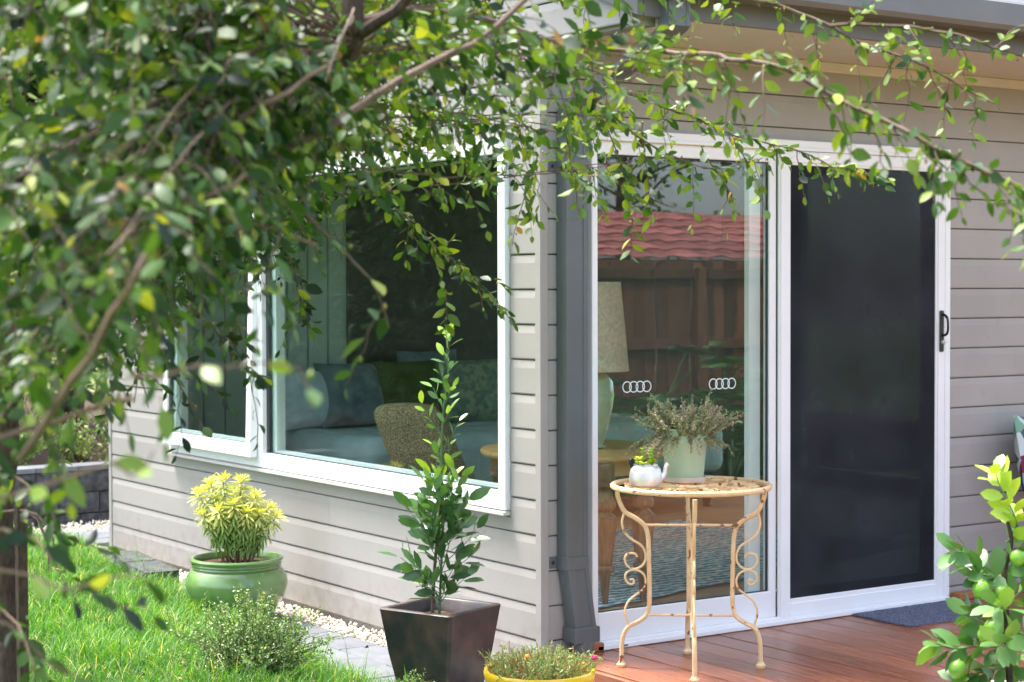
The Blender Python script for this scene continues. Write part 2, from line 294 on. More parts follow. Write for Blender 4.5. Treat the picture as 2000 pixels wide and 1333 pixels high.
def scatter(name, tmpl, pos, d, up, size, tint, m, parent=None, edge=None, kind='stuff'):
    V, Q = tmpl; pos = np.asarray(pos); N = len(pos); Fm = frames(np.asarray(d), np.asarray(up))
    W = np.einsum('vk,nkj->nvj', V, Fm)*np.asarray(size)[:, None, None]+pos[:, None, :]
    T = np.repeat(np.asarray(tint)[:, None], len(V), 1)
    if edge is not None: T = np.clip(T+edge[None, :], 0, 1)
    Fc = (Q[None]+(np.arange(N)*len(V))[:, None, None]).reshape(-1, 3)
    o = fastmesh(name, W.reshape(-1, 3), Fc, T.ravel(), m, parent, True)
    if kind: o['kind'] = kind
    return o
def leaf_meshes(name, tmpl, tints, m, edge=None):
    out = []
    for t in tints:
        g = G(); tt = [t]*len(tmpl[0]) if edge is None else list(np.clip(t+edge, 0, 1)); g.add(tmpl[0], [tuple(q) for q in tmpl[1]], tt)
        me = bpy.data.meshes.new(name); me.from_pydata(g.v, [], g.f); me.update(); at = me.attributes.new('tint', 'FLOAT', 'POINT'); at.data.foreach_set('value', np.array(tt, np.float32))
        me.materials.append(M[m]); me.polygons.foreach_set('use_smooth', [True]*len(me.polygons)); out.append(me)
    return out
def put_leaves(name, meshes, tints, pos, d, up, size, tint, parent):
    Fm = frames(np.asarray(d), np.asarray(up)); tl = np.array(tints)
    for i in range(len(pos)):
        me = meshes[int(np.argmin(abs(tl-tint[i])))]; f = Fm[i]*size[i]
        o = put(name, me, parent)
        o.matrix_basis = Matrix([[f[0, 0], f[1, 0], f[2, 0], pos[i][0]], [f[0, 1], f[1, 1], f[2, 1], pos[i][1]], [f[0, 2], f[1, 2], f[2, 2], pos[i][2]], [0, 0, 0, 1]])
def smooth_line(pts, n):
    pts = np.array(pts, float); k = len(pts); t = np.linspace(0, k-1, n); out = []
    for q in t:
        i = min(int(q), k-2); u = q-i; p0 = pts[max(i-1, 0)]; p1 = pts[i]; p2 = pts[i+1]; p3 = pts[min(i+2, k-1)]
        out.append(.5*((2*p1)+(-p0+p2)*u+(2*p0-5*p1+4*p2-p3)*u*u+(-p0+3*p1-3*p2+p3)*u**3))
    return np.array(out)
def U(a, b): return float(rng.uniform(a, b))

# ================================================================== ground
g = G(); N_ = 24; ext = 70
g.add([(-ext, -ext, -.24), (ext, -ext, -.24), (ext, ext, -.24), (-ext, ext, -.24)], [(0, 1, 2, 3)]); tag(g.build('ground', 'ground'), kind='structure')
def lawn_edge(y): return -.74+np.clip(np.asarray(y, float)-.4, 0, 9)*.128
def lawn_z(x, y):
    d = lawn_edge(y)-x; return -.085+.085*np.clip(d/.5, 0, 1)+.05*np.clip((d-.5)/2, 0, 1)+.012*np.sin(3*x+1)*np.sin(2.3*y)
g = G(); ys = np.linspace(-8, 5.0, 60); us = np.linspace(0, 1, 26)**1.6*7
for y in ys:
    for u_ in us: x = float(lawn_edge(y))-u_; g.add([(x, y, float(lawn_z(x, y)))], [])
for i in range(59):
    for j in range(25): a = i*26+j; g.f.append((a, a+1, a+27, a+26))
tag(g.build('lawn', 'lawn', smooth='full'), kind='structure')
# grass blades: thousands of them, one mass
n = 105000
cy = np.where(rng.random(n) < .93, rng.uniform(-.9, 4.9, n), rng.uniform(-3, 4.9, n)); cx = lawn_edge(cy)+.06-rng.random(n)**1.25*2.6
clump = np.sin(cx*9.1+np.sin(cy*7)*2)*np.sin(cy*8.3+np.cos(cx*6)*2)
keep = rng.random(n) < .72+.28*clump; cx, cy, clump = cx[keep], cy[keep], clump[keep]; n = len(cx)
h = rng.uniform(.06, .125, n)*(1+.35*clump)*np.where(rng.random(n) < .04, 1.5, 1); az = rng.uniform(0, 2*np.pi, n); lean = rng.uniform(.25, 1.35, n); wd = rng.uniform(.0011, .0023, n)
bz = lawn_z(cx, cy)-.01; dx, dy = np.cos(az), np.sin(az); V = np.zeros((n, 7, 3))
for k, (s_, ww) in enumerate(((0, 1), (.38, .9), (.74, .65))):
    px_, pz_ = lean*h*s_**1.8, h*s_*(1-.25*lean*s_)
    V[:, 2*k] = np.stack([cx+dx*px_-dy*wd*ww, cy+dy*px_+dx*wd*ww, bz+pz_], 1); V[:, 2*k+1] = np.stack([cx+dx*px_+dy*wd*ww, cy+dy*px_-dx*wd*ww, bz+pz_], 1)
V[:, 6] = np.stack([cx+dx*lean*h, cy+dy*lean*h, bz+h*(1-.33*lean)], 1)
Q = np.array([(0, 1, 3), (0, 3, 2), (2, 3, 5), (2, 5, 4), (4, 5, 6)])
T = np.clip(.45+.28*clump+rng.normal(0, .2, n), 0, .93); T[rng.random(n) < .05+.05*(clump < -.4)] = 1
tag(fastmesh('grass', V.reshape(-1, 3), (Q[None]+(np.arange(n)*7)[:, None, None]).reshape(-1, 3), np.repeat(T, 7), 'grass', smooth=True), 'long bright green lawn grass beside the paved strip', 'grass', kind='stuff')

fy = rng.uniform(-.8, 4.6, 90); fx = lawn_edge(fy)+.5-rng.random(90)**.8*2.2; fz = np.where(fx < lawn_edge(fy), lawn_z(fx, fy)+.055, -.094); M['leaf_dry'] = mat('dry_leaf', (.22, .15, .06), .7, .4, 40)
tag(scatter('fallen_leaves', leaf_template(.45, .3, .4), np.stack([fx, fy, fz], 1), rng.normal(0, 1, (90, 3))*[1, 1, .15], rng.normal(0, .3, (90, 3))+[0, 0, 1], rng.uniform(.025, .045, 90), rng.random(90), 'leaf_dry'), 'dry fallen leaves scattered over the lawn and pavers', 'leaves')
# paving: base sheet, pavers one by one, pale edge slabs, pebble strips
g = G(); g.add([(-.95, -3, -.135), (.0, -3, -.135), (.0, 6, -.135), (-.95, 6, -.135)], [(0, 1, 2, 3)]); g.add([(0, 4.5, -.135), (6, 4.5, -.135), (6, 6, -.135), (0, 6, -.135)], [(0, 1, 2, 3)])
path = tag(g.build('path', 'pale'), kind='structure')
pm = [G().box((-.099, -.199, -.05), (.099, .199, 0), .005).mesh('paver', 'paver') for _ in range(1)]
for r_ in range(2):
    for k in range(20):
        y = -2.0+.2*(r_ % 2)+k*.404; x = -.255-.204*r_
        if x-.1 < float(lawn_edge(y))-.12 or y > 5.4: continue
        put('paver', pm[0], path, (x, y, -.1+U(-.003, .003)), (U(-.006, .006), U(-.006, .006), U(-.01, .01)))
for k in range(12):
    for r_ in range(3): put('paver', pm[0], path, (-.4+.404*k+.2*(r_ % 2), 4.95+.204*r_, -.1+U(-.003, .003)), (0, 0, R(90)))
pe = G().box((-.09, -.295, -.05), (.09, .295, 0), .006).mesh('edge_slab', 'pale')
for k in range(6): put('edge_slab', pe, path, (-.655, -2.1+k*.6, -.097+U(-.003, .003)), (0, 0, U(-.01, .01)))
n = 5200; ico = np.array([(1, 0, 0), (-1, 0, 0), (0, 1, 0), (0, -1, 0), (0, 0, 1), (0, 0, -1)], float); iq = np.array([(0, 2, 4), (2, 1, 4), (1, 3, 4), (3, 0, 4), (2, 0, 5), (1, 2, 5), (3, 1, 5), (0, 3, 5)])
m1 = n*2//3; pxs = np.concatenate([rng.uniform(-.165, -.005, m1), rng.uniform(-.8, 3, n-m1)]); pys = np.concatenate([rng.uniform(-.1, 4.75, m1), rng.uniform(5.52, 5.96, n-m1)])
sz = rng.uniform(.006, .014, (n, 1))*rng.uniform(.6, 1.2, (n, 3)); th = rng.uniform(0, 6.28, n)
W = ico[None]*sz[:, None, :]*rng.uniform(.8, 1.2, (n, 6, 1)); W = np.stack([W[..., 0]*np.cos(th)[:, None]-W[..., 1]*np.sin(th)[:, None], W[..., 0]*np.sin(th)[:, None]+W[..., 1]*np.cos(th)[:, None], W[..., 2]], -1)+np.stack([pxs, pys, rng.uniform(-.128, -.098, n)], 1)[:, None, :]
tag(fastmesh('pebbles', W.reshape(-1, 3), (iq[None]+(np.arange(n)*6)[:, None, None]).reshape(-1, 3), np.repeat(rng.random(n), 6), 'pebble'), 'cream pebbles filling the strip along the wall base', 'pebbles', kind='stuff')
# kerb block holding the lawn beside the path, and the split-face retaining wall behind
def split_block(w_, h_, d_, seed, m='block'):
    r2 = np.random.default_rng(seed); g = G(); nx, nz = 9, 5; off = np.zeros((nx, nz))
    for i in range(nx):
        for j in range(nz):
            e = i in (0, nx-1) or j in (0, nz-1); x = -w_/2+w_*i/(nx-1); z = h_*j/(nz-1); y = -d_/2+(0 if e else -r2.uniform(.004, .022))
            g.add([(x, y, z)], [])
    g.f += [(i*nz+j, (i+1)*nz+j, (i+1)*nz+j+1, i*nz+j+1) for i in range(nx-1) for j in range(nz-1)]
    g.add([(-w_/2, -d_/2, 0), (w_/2, -d_/2, 0), (w_/2, d_/2, 0), (-w_/2, d_/2, 0), (-w_/2, -d_/2, h_), (w_/2, -d_/2, h_), (w_/2, d_/2, h_), (-w_/2, d_/2, h_)], [(3, 2, 1, 0), (4, 5, 6, 7), (1, 2, 6, 5), (2, 3, 7, 6), (3, 0, 4, 7)])
    return g.mesh('block', m)
bl = [split_block(.296, .139, .2, s_) for s_ in range(5)]
rw = thing('retaining_wall', (0, 6.1, -.2), 'low dark grey split-face block retaining wall below garden bed', 'retaining wall')
for c_ in range(3):
    for k in range(17): put('block', bl[(k*3+c_) % 5], rw, (-2.2+.3*k+.15*(c_ % 2), U(-.006, .006)+.012*c_, .145*c_), (0, 0, 0), None)
cp = G().box((-.148, -.115, 0), (.148, .1, .035), .004).mesh('cap_stone', 'paver')
for k in range(17): put('cap_stone', cp, rw, (-2.2+.3*k, .03, .4355))
for k, (y, l) in enumerate(((3.1, 'rough dark kerb block at end of lawn edging'), (3.52, 'dark kerb block behind the end kerb block'))):
    o = tag(put('kerb_block', split_block(.40, .13, .18, 20+k, 'block'), None, (float(lawn_edge(y))+.045, y, -.125), (0, 0, R(-90-7))), l, 'kerb block', 'kerb blocks along the lawn')
g = G(); g.box((-6, 6.21, -.2), (9, 16, .20)); tag(g.build('garden_bed', 'soil'), kind='structure')

# ================================================================== deck
deck = G().box((.05, -4.2, -.2), (6, -.005, -.045)).build('deck', 'gasket'); tag(deck, kind='structure')
db = [G().box((-.0665, -2.1, -.022), (.0665, 2.1, 0), .0012).mesh('deck_board', 'deck') for _ in range(1)]
for k in range(42):
    put('deck_board', db[0], deck, (.1+.14*k, -2.105+U(-.004, .004), U(-.0012, .0012)), (0, 0, 0), (1, 1, 1) if k % 2 else (-1, -1, 1))
g = G()
for k in range(26):
    for y in (-.12, -.57, -1.02, -1.47):
        for dx in (-.042, .042): g.lathe([(.0035, 0), (.0035, .0006), (.002, .0007)], 8, (.1+.14*k+dx+U(-.003, .003), y+U(-.004, .004), .0016))
g.build('screw_heads', 'dkmetal', deck)['kind'] = 'stuff'
G().box((.006, -4.2, -.125), (.028, -.02, -.004), .003).build('fascia_board', 'deck', deck)
tag(G().box((-.6, -3, -.128), (.004, -.16, -.104), .004).build('concrete_pad', 'pale'), kind='structure')
o = G().box((2.345, -.075, .0), (4.6, -.02, .034), .004).build('timber_batten', 'batten'); tag(o, 'reddish timber batten lying on deck against the wall right of door', 'batten')
o = G().box((.175, -.062, .0), (.268, -.02, .034), .004).build('timber_batten', 'batten'); tag(o, 'short timber offcut on deck beside the downpipe foot', 'batten')
# doormat with ragged pile edge
g = G(); nx, ny = 44, 28
for j in range(ny):
    for i in range(nx):
        e = .006 if i in (0, nx-1) or j in (0, ny-1) else .0005; x, y = 1.655+.655*i/(nx-1), -.415+.385*j/(ny-1)
        if i in (0, nx-1) and j in (0, ny-1): x += .01*(1 if i == 0 else -1); y += .01*(1 if j == 0 else -1)
        g.add([(x+U(-e, e), y+U(-e, e), .009+U(-.0012, .0012))], [])
g.f += [(j*nx+i, j*nx+i+1, (j+1)*nx+i+1, (j+1)*nx+i) for j in range(ny-1) for i in range(nx-1)]
bd = [i for i in range(nx)]+[j*nx+nx-1 for j in range(1, ny)]+[(ny-1)*nx+i for i in range(nx-2, -1, -1)]+[j*nx for j in range(ny-2, 0, -1)]
o0 = len(g.v); g.add([(g.v[i][0], g.v[i][1], .0015) for i in bd], []); k = len(bd)
g.f += [(bd[i], o0+i, o0+(i+1) % k, bd[(i+1) % k]) for i in range(k)]+[tuple(o0+i for i in range(k))]
tag(g.build('doormat', 'mat'), 'charcoal blue ribbed doormat on deck before the screen door', 'doormat')

# ================================================================== house
H = thing('house', (0, 0, -.14), 'taupe weatherboard house with white aluminium window and sliding door', 'house')
HZ = .14
def hp(g, name, m, parent=H, smooth=False):
    for i, v in enumerate(g.v): g.v[i] = (v[0], v[1], v[2]+(HZ if True else 0))
    return g.build(name, m, parent, smooth)
WX0, WX1, WZ0, WZ1 = .224, 3.617, .563, 2.085      # window opening along Y
DX0, DX1, DZ1 = .231, 2.325, 2.114                 # door opening along X
def gable(z): return -.62+max(0, z-2.60)/math.tan(R(21)), 5.17-max(0, z-2.60)/math.tan(R(21))
g = G()                                            # side wall core with the window opening
for a, b in (((.02, .034, -.12), (.1, WX0+.02, 2.44)), ((.02, WX1-.02, -.12), (.1, 4.55, 2.44)), ((.02, WX0+.02, -.12), (.1, WX1-.02, WZ0+.02)), ((.02, WX0+.02, WZ1-.02), (.1, WX1-.02, 2.44))): g.box(a, b)
g.prism([(-.6, 2.44), (5.15, 2.44), (5.15, 2.6), (2.275, 3.68), (-.6, 2.6)], 0, .022, .1)
wallL = hp(g, 'side_wall', 'siding')
g = G()
for a, b in (((.1, .02, -.12), (DX0, .1, 2.6)), ((DX1, .02, -.12), (5.4, .1, 2.6)), ((DX0, .02, DZ1-.02), (DX1, .1, 2.6))): g.box(a, b)
wallR = hp(g, 'front_wall', 'siding')
CV = .1409; Z0 = .0625-CV
prof = [(.002, -.0035), (-.0195, -.0045), (-.0215, .0), (-.0215, .1), (-.0180, CV-.0105), (-.004, CV-.008), (.002, CV+.004)]   # out from wall, up
def boards(z0, segs, left, clipz=None):
    for a, b in segs:
        if b-a < .02: continue
        g = G(); pr = list(prof)
        if clipz: lo, hi = clipz; pr = [(x, min(max(z, lo-z0), hi-z0)) for x, z in pr]
        pts = [(x+.0215, z0+z) for x, z in pr]
        if left: g.prism([(x, z) for x, z in pts], 1, a, b)
        else: g.v = []; g.add([(a, x, z) for x, z in pts]+[(b, x, z) for x, z in pts], [tuple(range(7)), tuple(range(13, 6, -1))]+[(i, 7+i, 7+(i+1) % 7, (i+1) % 7) for i in range(7)])
        hp(g, 'weatherboard', 'siding', wallL if left else wallR)
def cut(a, b, lo, hi): return [(a, min(b, lo)), (max(a, hi), b)]
def seam(segs, at):
    out = []
    for a, b in segs: out += [(a, at-.0008), (at+.0008, b)] if a+.3 < at < b-.3 else [(a, b)]
    return out
for k in range(-0, 27):
    z0 = Z0+CV*k; z1 = z0+CV; a, b = .032, 4.522
    if z0 > 2.43: a, b = gable(z1); a += .03; b -= .03
    if b-a < .3: break
    segs = [(a, b)]
    if z1 > WZ0-.02 and z0 < WZ1+.02:
        full = z0 > WZ0-.025 and z1 < WZ1+.02
        segs = cut(a, b, WX0-.004, WX1+.004)
        if not full:                               # partly notched round the window
            mid = (WX0-.004, WX1+.004)
            if z0 < WZ0: boards(z0, [mid], True, (z0-.006, WZ0-.028))
            else: boards(z0, [mid], True, (WZ1+.004, z1+.004))
    if k in (3,): segs = seam(segs, 1.77)
    if k in (1, 16): segs = seam(segs, 2.9)
    if k in (14,): segs = seam(segs, 1.2)
    boards(z0, segs, True)
for k in range(0, 19):
    z0 = Z0+CV*k; z1 = z0+CV; segs = [(.032, 5.3)]
    if z0 < DZ1: segs = cut(.032, 5.3, DX0-.004, DX1+.004)
    if z0 < DZ1 < z1: boards(z0, [(DX0-.004, DX1+.004)], False, (DZ1+.003, z1+.004))
    if k in (5, 12, 17): segs = seam(segs, 3.5+.1*k)
    boards(z0, segs, False)
g = G(); g.box((-.008, -.008, -.13), (.03, .031, 2.438), .002); hp(g, 'corner_trim', 'siding')
g = G(); g.box((-.006, 4.523, -.13), (.06, 4.56, 2.45), .002); hp(g, 'corner_trim', 'siding')
# inside: lining, ceiling
g = G(); g.box((.101, 4.42, .04), (5.3, 4.5, 2.5)); g.box((5.2, .1, .04), (5.3, .4, 2.5)); g.box((5.2, 4.1, .04), (5.3, 4.42, 2.5)); g.box((5.2, .4, .04), (5.3, 4.1, .1)); g.box((5.2, .4, 2.35), (5.3, 4.1, 2.5)); g.box((.1, .1, 2.43), (5.2, 4.42, 2.5)); il = hp(g, 'inner_lining', 'ceil')  # east side left open for the added window
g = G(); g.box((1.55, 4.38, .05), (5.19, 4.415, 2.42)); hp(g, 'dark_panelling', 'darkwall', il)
for k in range(10): g = G(); g.box((.115+.145*k, 4.392, .05), (.115+.145*k+.137, 4.418, 2.42), .004); hp(g, 'lining_board', 'lining', il)
for k in range(6): g = G(); g.box((.101, 4.0-.0, .05), (.106, 4.39, 2.42)); 
g = G(); g.box((.1, .1, -.1), (5.2, 4.42, .028)); fl = hp(g, 'floor_base', 'gasket', H)
for k in range(34):
    g = G(); g.box((.1, .102+.128*k, .029), (5.19, .102+.128*k+.1265, .046), .0015); hp(g, 'floor_board', 'ifloor', fl)

# ---- window (frame proud of the boards), fixed pane and awning sash pushed open
def frame_box(g, plane, u0, u1, z0, z1, wd, d0, d1, bev=.003):  # rectangular frame of four members; plane 'x' means it lies in X=const
    def bx(ua, za, ub, zb): g.box((d0, ua, za), (d1, ub, zb), bev) if plane == 'x' else g.box((ua, d0, za), (ub, d1, zb), bev)
    l, r_, b, t = wd
    bx(u0, z0, u0+l, z1); bx(u1-r_, z0, u1, z1); bx(u0+l, z0, u1-r_, z0+b); bx(u0+l, z1-t, u1-r_, z1)
MU = 2.44
g = G(); frame_box(g, 'x', WX0, WX1, WZ0, WZ1, (.055, .05, .075, .065), -.022, .075)
g.box((-.0215, MU, WZ0+.075), (.075, MU+.075, WZ1-.065), .003)
win = hp(g, 'window', 'white')
g = G(); g.prism([(-.034, WZ0-.020), (-.034, WZ0-.008), (.02, WZ0-.001), (.02, WZ0-.022)], 1, WX0-.002, WX1+.004); hp(g, 'window_sill', 'soffit', win)
g = G(); frame_box(g, 'x', WX0+.055, MU, WZ0+.075, WZ1-.065, (.004, .028, .006, .006), .004, .016, 0); hp(g, 'glazing_gasket', 'gasket', win)
g = G(); frame_box(g, 'x', WX0+.0555, MU-.0005, WZ0+.0755, WZ1-.0655, (.002, .07, .014, .01), .026, .074, 0); hp(g, 'glazing_bead', 'reveal', win)
g = G(); g.box((.017, WX0+.054, WZ0+.074), (.0225, MU+.001, WZ1-.064)); hp(g, 'pane', 'glass', win)
# sash, hinged at the top
SZ0, SZ1, SY0, SY1 = WZ0+.048, WZ1-.045, MU+.052, WX1-.012
g = G(); frame_box(g, 'x', SY0, SY1, SZ0, SZ1, (.055, .055, .07, .06), -.03, .012)
def tilt(g, ang=R(1.5), px_=-.01, pz=SZ1):
    c, s_ = math.cos(ang), math.sin(ang); g.v = [(px_+(x-px_)*c+(z-pz)*s_, y, pz+(z-pz)*c-(x-px_)*s_) for x, y, z in g.v]; return g
sash = hp(tilt(g), 'sash', 'white', win)
g = G(); frame_box(g, 'x', SY0+.055, SY1-.055, SZ0+.07, SZ1-.06, (.003, .026, .004, .004), -.016, -.006, 0); hp(tilt(g), 'glazing_gasket', 'gasket', sash)
g = G(); frame_box(g, 'x', SY0+.0555, SY1-.0555, SZ0+.0705, SZ1-.0605, (.002, .062, .018, .01), .0, .03, 0); hp(tilt(g), 'glazing_bead', 'reveal', sash)
g = G(); g.box((-.006, SY0+.054, SZ0+.069), (-.0005, SY1-.054, SZ1-.059)); hp(tilt(g), 'pane', 'glass', sash)
g = G(); g.lathe([(.012, 0), (.014, .012), (.006, .02)], 12, (.06, 2.95, WZ0+.062)); hp(g, 'window_winder', 'reveal', win)

g = G(); frame_box(g, 'x', .4, 4.1, .1, 2.35, (.05, .05, .05, .05), 5.22, 5.29); added_win = hp(g, 'window', 'white')  # unseen east window, added to let more sky light into the room
g = G(); g.box((5.25, .449, .149), (5.256, 4.051, 2.301)); hp(g, 'pane', 'glass', added_win)
# ---- sliding door
g = G(); frame_box(g, 'y', DX0, DX1, 0.002, DZ1, (.03, .035, .03, .045), -.03, .09)
door = hp(g, 'sliding_door', 'white')
g = G(); g.box((DX0+.004, -.062, .002), (DX1-.03, -.031, .022), .003); hp(g, 'sill_track', 'white', door)
g = G(); g.box((DX0+.12, -.0632, .009), (DX0+.155, -.0622, .015)); hp(g, 'drain_slot', 'gasket', door)
g = G(); g.box((DX0+.03, -.036, DZ1-.046), (DX1-.035, -.006, DZ1-.03), .002); hp(g, 'head_track', 'white', door)
g = G(); frame_box(g, 'y', DX0+.0305, 1.245, .031, DZ1-.0455, (.012, .04, .115, .055), -.012, .03); fp = hp(g, 'fixed_panel', 'white', door)
g = G(); frame_box(g, 'y', DX0+.0425, 1.205, .146, DZ1-.1005, (.003, .006, .004, .004), -.002, .008, 0); hp(g, 'glazing_gasket', 'gasket', fp)
g = G(); g.box((DX0+.04, .008, .145), (1.206, .0135, DZ1-.099)); hp(g, 'pane', 'doorglass', fp)
g = G(); frame_box(g, 'y', 1.135, 2.288, .031, DZ1-.0455, (.065, .06, .1, .06), .04, .075); sp = hp(g, 'sliding_panel', 'reveal', door)
g = G(); g.box((1.2, .052, .13), (2.23, .0575, DZ1-.105)); hp(g, 'pane', 'doorglass', sp)
g = G(); frame_box(g, 'y', 1.248, 2.289, .024, DZ1-.047, (.068, .062, .08, .062), -.028, -.014); frame_box(g, 'y', 1.254, 2.283, .03, DZ1-.053, (.05, .044, .055, .045), -.033, -.027, .002); sc = hp(g, 'screen_door', 'white', door)
g = G(); g.box((1.314, -.022, .102), (2.229, -.0205, DZ1-.107)); hp(g, 'fly_mesh', 'screen', sc)
g = G(); g.box((2.243, -.042, 1.17), (2.271, -.0335, 1.362), .004); hd = hp(g, 'lock_plate', 'black', sc)
g = G(); g.tube(smooth_line([(2.262, -.04, 1.345), (2.262, -.066, 1.33), (2.262, -.072, 1.29), (2.262, -.066, 1.255), (2.262, -.04, 1.245)], 14), .006, 8); hp(g, 'pull_handle', 'black', sc, True)
g = G(); g.lathe([(.011, 0), (.011, .012), (.007, .016)], 14); g.v = [(2.257+x, -.0415-z, 1.215+y) for x, y, z in g.v]; g.box((2.250, -.066, 1.213), (2.268, -.056, 1.218)); hp(g, 'lock_barrel', 'alu', sc, True)
def rings(xc, zc, y, parent, rr=.024):
    for k in range(4):
        g = G(); pts = [(xc+(k-1.5)*.0345+rr*math.cos(t), y, zc+rr*math.sin(t)) for t in np.linspace(0, 2*math.pi, 33)[:-1]]
        vo, vi = [], []
        for t in np.linspace(0, 2*math.pi, 33)[:-1]:
            for q, dst in ((rr, vo), (rr-.0042, vi)): dst.append((xc+(k-1.5)*.0345+q*math.cos(t), zc+q*math.sin(t)))
        yy = y-.0004*(k % 2); n_ = 32
        g.add([(a, yy, b) for a, b in vo]+[(a, yy, b) for a, b in vi]+[(a, yy-.0006, b) for a, b in vo]+[(a, yy-.0006, b) for a, b in vi],
              [(i, (i+1) % n_, n_+(i+1) % n_, n_+i) for i in range(n_)]+[(2*n_+i, 3*n_+i, 3*n_+(i+1) % n_, 2*n_+(i+1) % n_) for i in range(n_)]+[(i, 2*n_+i, 2*n_+(i+1) % n_, (i+1) % n_) for i in range(n_)])
        hp(g, 'ring_decal', 'decal', parent)
rings(.489, 1.062, .0068, fp); rings(.953, 1.060, .0068, fp)
rings(1.50, 1.062, .051, sp); rings(1.98, 1.06, .051, sp)

# ---- eave, gutter, roof, downpipe
g = G(); g.box((.03, -.64, 2.47), (5.6, .02, 2.485)); sof = hp(g, 'soffit', 'soffit')
g = G(); g.box((.03, -.02, 2.425), (5.3, .015, 2.469), .003); hp(g, 'eave_mould', 'soffit', sof)
g = G(); g.box((.0, -.665, 2.462), (5.6, -.642, 2.64), .002); hp(g, 'fascia', 'gutter', sof)
g = G()
GU = .045; gp = [(y, z+GU) for y, z in [(-.67, 2.60), (-.67, 2.498), (-.80, 2.492), (-.815, 2.51), (-.815, 2.60), (-.80, 2.612), (-.802, 2.602), (-.807, 2.595), (-.807, 2.514), (-.797, 2.502), (-.678, 2.506), (-.678, 2.60)]]
g.add([(-.02, y, z) for y, z in gp]+[(5.65, y, z) for y, z in gp], [(i, 12+i, 12+(i+1) % 12, (i+1) % 12) for i in range(12)])
g.add([(-.02, y, z) for y, z in ((-.67, 2.645), (-.67, 2.543), (-.80, 2.537), (-.815, 2.555), (-.815, 2.645))]+[(-.024, y, z) for y, z in ((-.67, 2.645), (-.67, 2.543), (-.80, 2.537), (-.815, 2.555), (-.815, 2.645))], [(0, 1, 2, 3, 4), (9, 8, 7, 6, 5)]+[(i, 5+i, 5+(i+1) % 5, (i+1) % 5) for i in range(5)])
gut = hp(g, 'gutter', 'gutter')
t21 = math.tan(R(21)); g = G()
for a, b in ((-.74, 2.275), (5.29, 2.275)):
    z = lambda y: 2.675+(y+.62)*t21 if a < 1 else 2.675+(5.17-y)*t21
    for k in range(30):                            # corrugations
        x0, x1 = -.1+.2*k, -.1+.2*(k+1); h_ = .02*(k % 2)
        g.add([(x0, a, z(a)+h_), (x1, a, z(a)+.02-h_), (x1, b, z(b)+.02-h_), (x0, b, z(b)+h_), (x0, a, z(a)-.02), (x1, a, z(a)-.02), (x1, b, z(b)-.02), (x0, b, z(b)-.02)], [(0, 1, 2, 3), (7, 6, 5, 4), (0, 4, 5, 1), (2, 6, 7, 3)])
roof = hp(g, 'roof', 'roof')
for s_ in (0, 1):
    g = G(); y0, y1 = (-.66, 2.27) if s_ == 0 else (5.21, 2.28)
    zz = (lambda y: 2.60+(y+.62)*t21) if s_ == 0 else (lambda y: 2.60+(5.17-y)*t21)
    g.prism([(y0, zz(y0)-.12), (y1, zz(y1)-.12), (y1, zz(y1)+.02), (y0, zz(y0)+.02)], 0, -.03, -.004); hp(g, 'barge_board', 'gutter', roof)
PX0, PX1 = .072, .174
def pipe_sec(g, path_):                            # rectangular pipe through (x shift, y front, z) stations, grooved face
    pr = lambda sx, yb, dz: [(PX0+sx, yb), (PX0+.028+sx, yb), (PX0+.031+sx, yb+.004), (PX1-.02+sx, yb+.004), (PX1-.017+sx, yb), (PX1+sx, yb), (PX1+sx, yb+.066), (PX0+sx, yb+.066)]
    o = len(g.v)
    for sx, yb, z in path_: g.add([(x, y, z) for x, y in pr(sx, yb, 0)], [])
    k = len(path_); g.f += [(o+i*8+j, o+i*8+(j+1) % 8, o+(i+1)*8+(j+1) % 8, o+(i+1)*8+j) for i in range(k-1) for j in range(8)]
    g.f += [tuple(o+j for j in range(8)), tuple(o+(k-1)*8+j for j in range(8))]; return g
g = G(); pipe_sec(g, [(.034, -.087, .105), (.004, -.078, .34), (0, -.075, .36), (0, -.075, 1.742)]); dp = hp(g, 'downpipe', 'pipe')
g = G(); pipe_sec(g, [(.0005, -.0755, 1.7425), (.0005, -.0755, 2.16), (.0005, -.082, 2.18), (.0005, -.69, 2.415), (.0005, -.715, 2.432), (.0005, -.715, 2.545)])
hp(g, 'offset_pipe', 'pipe', dp)
for z, sx in ((1.93, 0), (.345, 0)):
    g = G(); g.box((PX0-.003, -.0795, z), (PX1+.003, -.0, z+.052), .002); g.box((PX0-.035, -.004, z+.002), (PX0-.002, .0015, z+.05), .002); hp(g, 'bracket', 'pipe', dp)
    g = G(); g.lathe([(.007, 0), (.007, .003), (.003, .005)], 10); g.v = [(PX0-.020+a, -.0045-c, z+.026+b) for a, b, c in g.v]; hp(g, 'screw', 'black', dp)
g = G(); g.box((PX0+.026, -.097, .05), (PX1+.046, -.006, .112), .003); hp(g, 'shoe_collar', 'pipe', dp)
g = G(); g.lathe([(.045, -.06), (.045, .055)], 28, ((PX0+PX1)/2+.036, -.055, 0)); g.lathe([(.05, -.06), (.05, -.045), (.046, -.042)], 28, ((PX0+PX1)/2+.036, -.055, 0)); hp(g, 'drain_pipe', 'pipe', dp, True)

